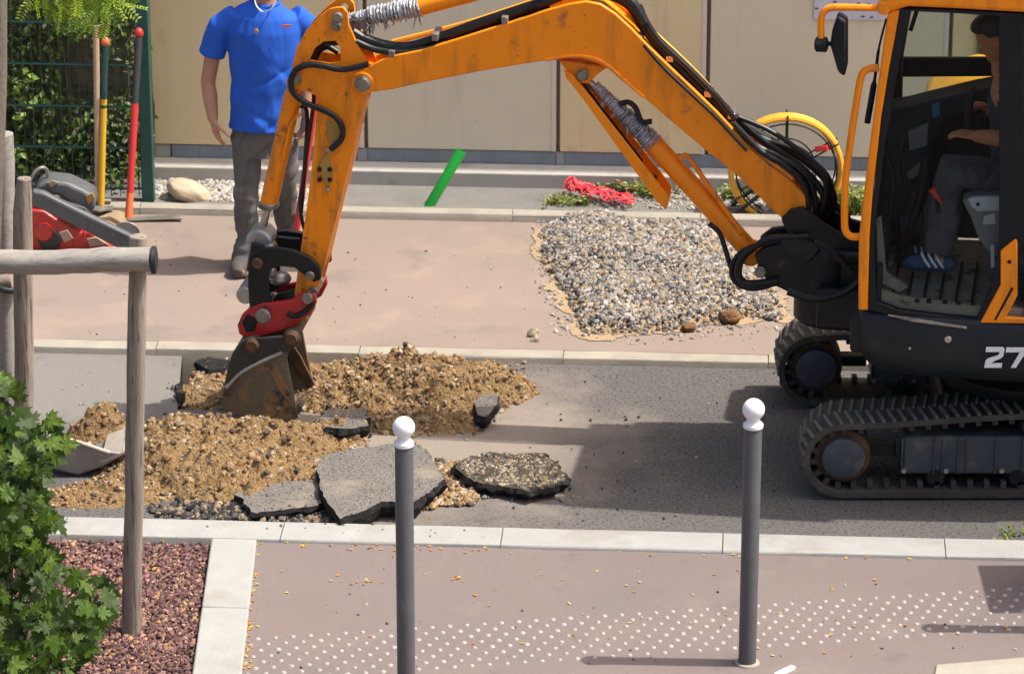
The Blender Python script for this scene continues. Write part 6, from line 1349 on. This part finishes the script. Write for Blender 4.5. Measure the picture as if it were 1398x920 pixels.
# ---- man in the blue shirt, standing on the far pavement behind the arm
g = np.array(P(345, 367, Z_FP)); Y0 = g[1]
K = lambda x, y, dy=0.0: np.array(Q(x, y, Y0+dy))
M1 = thing('person', (g[0], Y0, Z_FP), 'man in a bright blue t-shirt and grey trousers standing behind the arm', 'person')
mb = MB()
hc = K(362, -36); A = head(mb, hc, (.25, -1, -.28), (0, -.1, 1))
mb.tube([K(362, 12), K(362, -14)], [.062, .055], 14)
mb.tube([K(358, 178), K(358, 110), K(360, 60), K(360, 24), K(361, 6)], [(.13, .085), (.13, .09), (.145, .095), (.15, .08), (.06, .055)], 18, flat=(1, 0, 0))
sl_, el_, wr_ = K(298, 30, .02), K(284, 112, .03), K(291, 165, -.03)
mb.tube([sl_, (sl_+el_)/2, el_, el_*.6+wr_*.4, wr_], [.040, .043, .038, .040, .027], 12)
hand(mb, wr_, K(299, 196, -.06)-wr_, (.9, .3, -.1), .95, .55, 1)
sr_, er_, wr2_ = K(414, 30, .03), K(424, 105, .10), K(418, 158, .02)
mb.tube([sr_, (sr_+er_)/2, er_, er_*.6+wr2_*.4, wr2_], [.040, .043, .038, .040, .027], 12)
hand(mb, wr2_, K(414, 186, -.0)-wr2_, (-.8, -.5, 0), .95, 1.0, -1)
ll = [K(338, 190), K(336, 268, -.02), K(335, 350)]; rl = [K(384, 190, .02), K(390, 262, .08), K(392, 338, .22)]
for q in (ll, rl): mb.tube(q, [.050, .038, .030], 14)
for q, tdx in ((ll[2], -.03), (rl[2], .08)):
    b = np.array([q[0], q[1], Z_FP+.05]); mb.tube([b+[0, .06, 0], b+[tdx, -.16, -.015]], [.042, .034], 12)
BODY = flesh(mb, 'body', 'skin', M1, .0075, 4)
eyes_hair(hc, A, M1)
mb = MB()
mb.tube([K(356, 174), K(356, 150), K(358, 110), K(360, 70), K(360, 40), K(360, 22), K(361, 12), K(362, 3)], [(.170, .120), (.166, .120), (.168, .122), (.180, .128), (.188, .122), (.180, .105), (.125, .09), (.072, .068)], 28, flat=(1, 0, 0))
for a, b, c in ((K(322, 22, .01), K(301, 36, .02), K(289, 75, .03)), (K(400, 22, .02), K(418, 36, .05), K(428, 76, .10))): mb.tube([a, b, b*.5+c*.5, c], [.060, .064, .067, .070], 16)
sh_ = flesh(mb, 'tshirt', 'tshirt_blue', M1, .006, 9)
def shirt_folds(c):
    x, y, z = c[:, 0], c[:, 1], c[:, 2]; a = x*.8+y*.5
    d1 = ridge(a*7+z*3.2+20, z*2.2-a*2+7, 3); d2 = ridge(a*6-z*5+40, z*3+a*1.5+9, 8); d3 = ridge(a*11+3, z*1.3+4, 12)
    low = np.clip((.12-z)/.3, 0, 1); return .006*crease(a*5+z*4+20, z*2.6-a*2.2+7, 3, .2)*(.3+.7*low)+.008*crease(a*4.5-z*6+40, z*3+a*1.5+9, 8, .2)*(.1+.9*low)+.004*crease(a*13+3, z*1.8+4, 12, .25)+.006*d1+.004*d3
bake_folds(sh_, shirt_folds)
mb = MB(); mb.tube([K(357, 212), K(357, 190), K(357, 166)], [(.156, .105), (.158, .106), (.150, .106)], 24, flat=(1, 0, 0))
for q, fo in ((ll, K(334, 372)), (rl, K(393, 362, .24))): mb.tube([q[0]+[0, 0, .02], q[0]*.5+q[1]*.5, q[1], q[1]*.5+q[2]*.5, fo], [.092, .081, .069, .062, .063], 18)
tr_ = flesh(mb, 'trousers', 'trousers_grey', M1, .008, 5)
def leg_folds(c):
    x, y, z = c[:, 0], c[:, 1], c[:, 2]; a = x*.8+y*.5; return .012*crease(a*5+z*1.5+20, z*6-a*5+7, 23)+.008*crease(a*10+2, z*2.5+4, 27)+.008*ridge(a*5+z*1.5+20, z*5-a*4+7, 24)+.010*ridge(a*3+z*2, z*12+5, 29)*np.clip((.1-z)/.3, 0, 1)-.008
bake_folds(tr_, leg_folds)
for q, tdx in ((ll[2], -.03), (rl[2], .08)):
    b = np.array([q[0], q[1], Z_FP+.055]); mb = MB(); mb.tube([b+[0, .085, .05], b+[0, .09, -.005], b+[tdx*.4, 0, -.004], b+[tdx, -.13, -.012], b+[tdx*1.1, -.17, -.022]], [.04, .05, .052, .046, .026], 16); mb.tube([b+[0, .03, .02], b+[0, .04, .10]], .052, 14); mb.box(b+[tdx*.5, -.03, -.040], (.095, .25, .018)); flesh(mb, 'boot', 'boot_brown', M1, .008, 4)
mb = MB(); mb.tube(spline([K(347, -6, -.06), K(350, 8, -.10), K(360, 17, -.125), K(372, 10, -.11), K(377, -4, -.06)], 6), .0035, 6); mb.build('necklace', 'silver', M1)
mb = MB(); mb.tube([K(362, 2)+np.array([.074*math.cos(a), .070*math.sin(a), .010*math.sin(a)]) for a in np.linspace(0, 2*math.pi, 25)], .008, 6); mb.build('collar', 'tshirt_blue', M1)
mb = MB(); mb.ell(K(350, 43, -.142), (.011, .004, .014)); mb.build('shirt_badge', 'yellow_mark', M1)
mb = MB(); mb.box(K(391, 36, -.128), (.045, .004, .014)); mb.build('shirt_print', 'tool_orange', M1)
# red handled shovel in his left hand
q0, q1 = K(398, 372, -.02), K(432, 128, -.06); q0[2] = Z_FP+.02
t = thing('red_handled_shovel', q0, 'red handled shovel held upright by the man in blue', 'garden tool'); f_ = lambda a: q0+(q1-q0)*a
mb = MB(); mb.tube([f_(.12), f_(1)], .017, 10); mb.build('handle', 'tool_red', t)
mb = MB(); c = f_(.12); mb.prism([c+[-.09, -.01, -.02], c+[.09, -.01, -.02], c+[.08, -.02, -.15], c+[0, -.03, -.20], c+[-.08, -.02, -.15]], (0, .006, 0)); mb.build('blade', 'blade_steel', t, bevel=.002)

# ---- operator seated in the cab
HW = lambda x, y, o: np.array(hw(x, y, o))
M2 = thing('person', HW(1385, 262, .34), 'operator in dark work clothes seated at the controls in the cab', 'person')
mb = MB(); hc = HW(1364, 50, .34); A = head(mb, hc, EF*1.0+np.array([0, 0, -.6]), (0, 0, 1)+EF*.2)
mb.tube([HW(1372, 100, .32), HW(1370, 74, .33)], [.06, .055], 12)
mb.tube([HW(1392, 250, .31), HW(1392, 180, .31), HW(1382, 120, .31), HW(1374, 98, .31)], [(.13, .10), (.135, .11), (.15, .10), (.07, .06)], 16, flat=tuple(EL))
for sh, elb, wri, tip, th in ((HW(1384, 118, .50), HW(1392, 192, .56), HW(1332, 186, .45), HW(1303, 180, .42), -1), (HW(1384, 118, .13), HW(1385, 178, .06), HW(1352, 150, .16), HW(1330, 138, .24), 1)):
    mb.tube([sh, (sh+elb)/2, elb, (elb+wri)/2, wri], [.055, .048, .042, .040, .028], 12); hand(mb, wri, tip-wri, (0, .1, -1), .95, .9, th)
legs = [(HW(1395, 258, .42), HW(1300, 236, .47), HW(1282, 342, .47)), (HW(1395, 258, .20), HW(1300, 230, .17), HW(1272, 335, .14))]
for q in legs:
    mb.tube(q, [.070, .050, .034], 14); ft = q[2]+np.array([0, 0, -.05]); mb.tube([ft-EF*.03, ft+EF*.12+np.array([0, 0, -.02])], [.042, .034], 12)
flesh(mb, 'body', 'skin_tan', M2, .008, 4); eyes_hair(hc, A, M2)
mb = MB(); mb.tube([HW(1394, 262, .31), HW(1394, 180, .31), HW(1384, 122, .31), HW(1375, 102, .31)], [(.165, .13), (.165, .135), (.18, .12), (.08, .075)], 20, flat=tuple(EL))
for sh, elb in ((HW(1384, 120, .49), HW(1391, 180, .55)), (HW(1384, 120, .14), HW(1385, 165, .08))): mb.tube([sh, elb], [.075, .066], 14)
bake_folds(flesh(mb, 'shirt', 'work_shirt', M2, .009, 5), leg_folds)
mb = MB()
for q in legs: mb.tube([q[0], (q[0]+q[1])/2, q[1], (q[1]+q[2])/2, q[2]+np.array([0, 0, -.01])], [.105, .100, .088, .078, .070], 18)
mb.tube([HW(1395, 258, .48), HW(1395, 258, .14)], .10, 16); bake_folds(flesh(mb, 'trousers', 'work_trousers', M2, .009, 5), leg_folds)
for q in legs:
    ft = q[2]+np.array([0, 0, -.055]); mb = MB(); mb.tube([ft-EF*.07+np.array([0, 0, .02]), ft-EF*.05, ft+EF*.06+np.array([0, 0, -.005]), ft+EF*.12+np.array([0, 0, -.014]), ft+EF*.155+np.array([0, 0, -.022])], [.032, .042, .040, .034, .018], 14); sh = flesh(mb, 'shoe', 'shoe_blue', M2, .007, 3)
    mb = MB()
    for k in range(3):
        c = ft+EF*(.015+.03*k); u_ = EL; mb.tube([c+EL*.038*math.cos(a)+np.array([0, 0, .040*math.sin(a)])-EF*.03*(1-math.sin(a)) for a in np.linspace(-.3, math.pi*.55, 9)], .006, 6)
    mb.build('shoe_stripe', 'white_paint', M2)
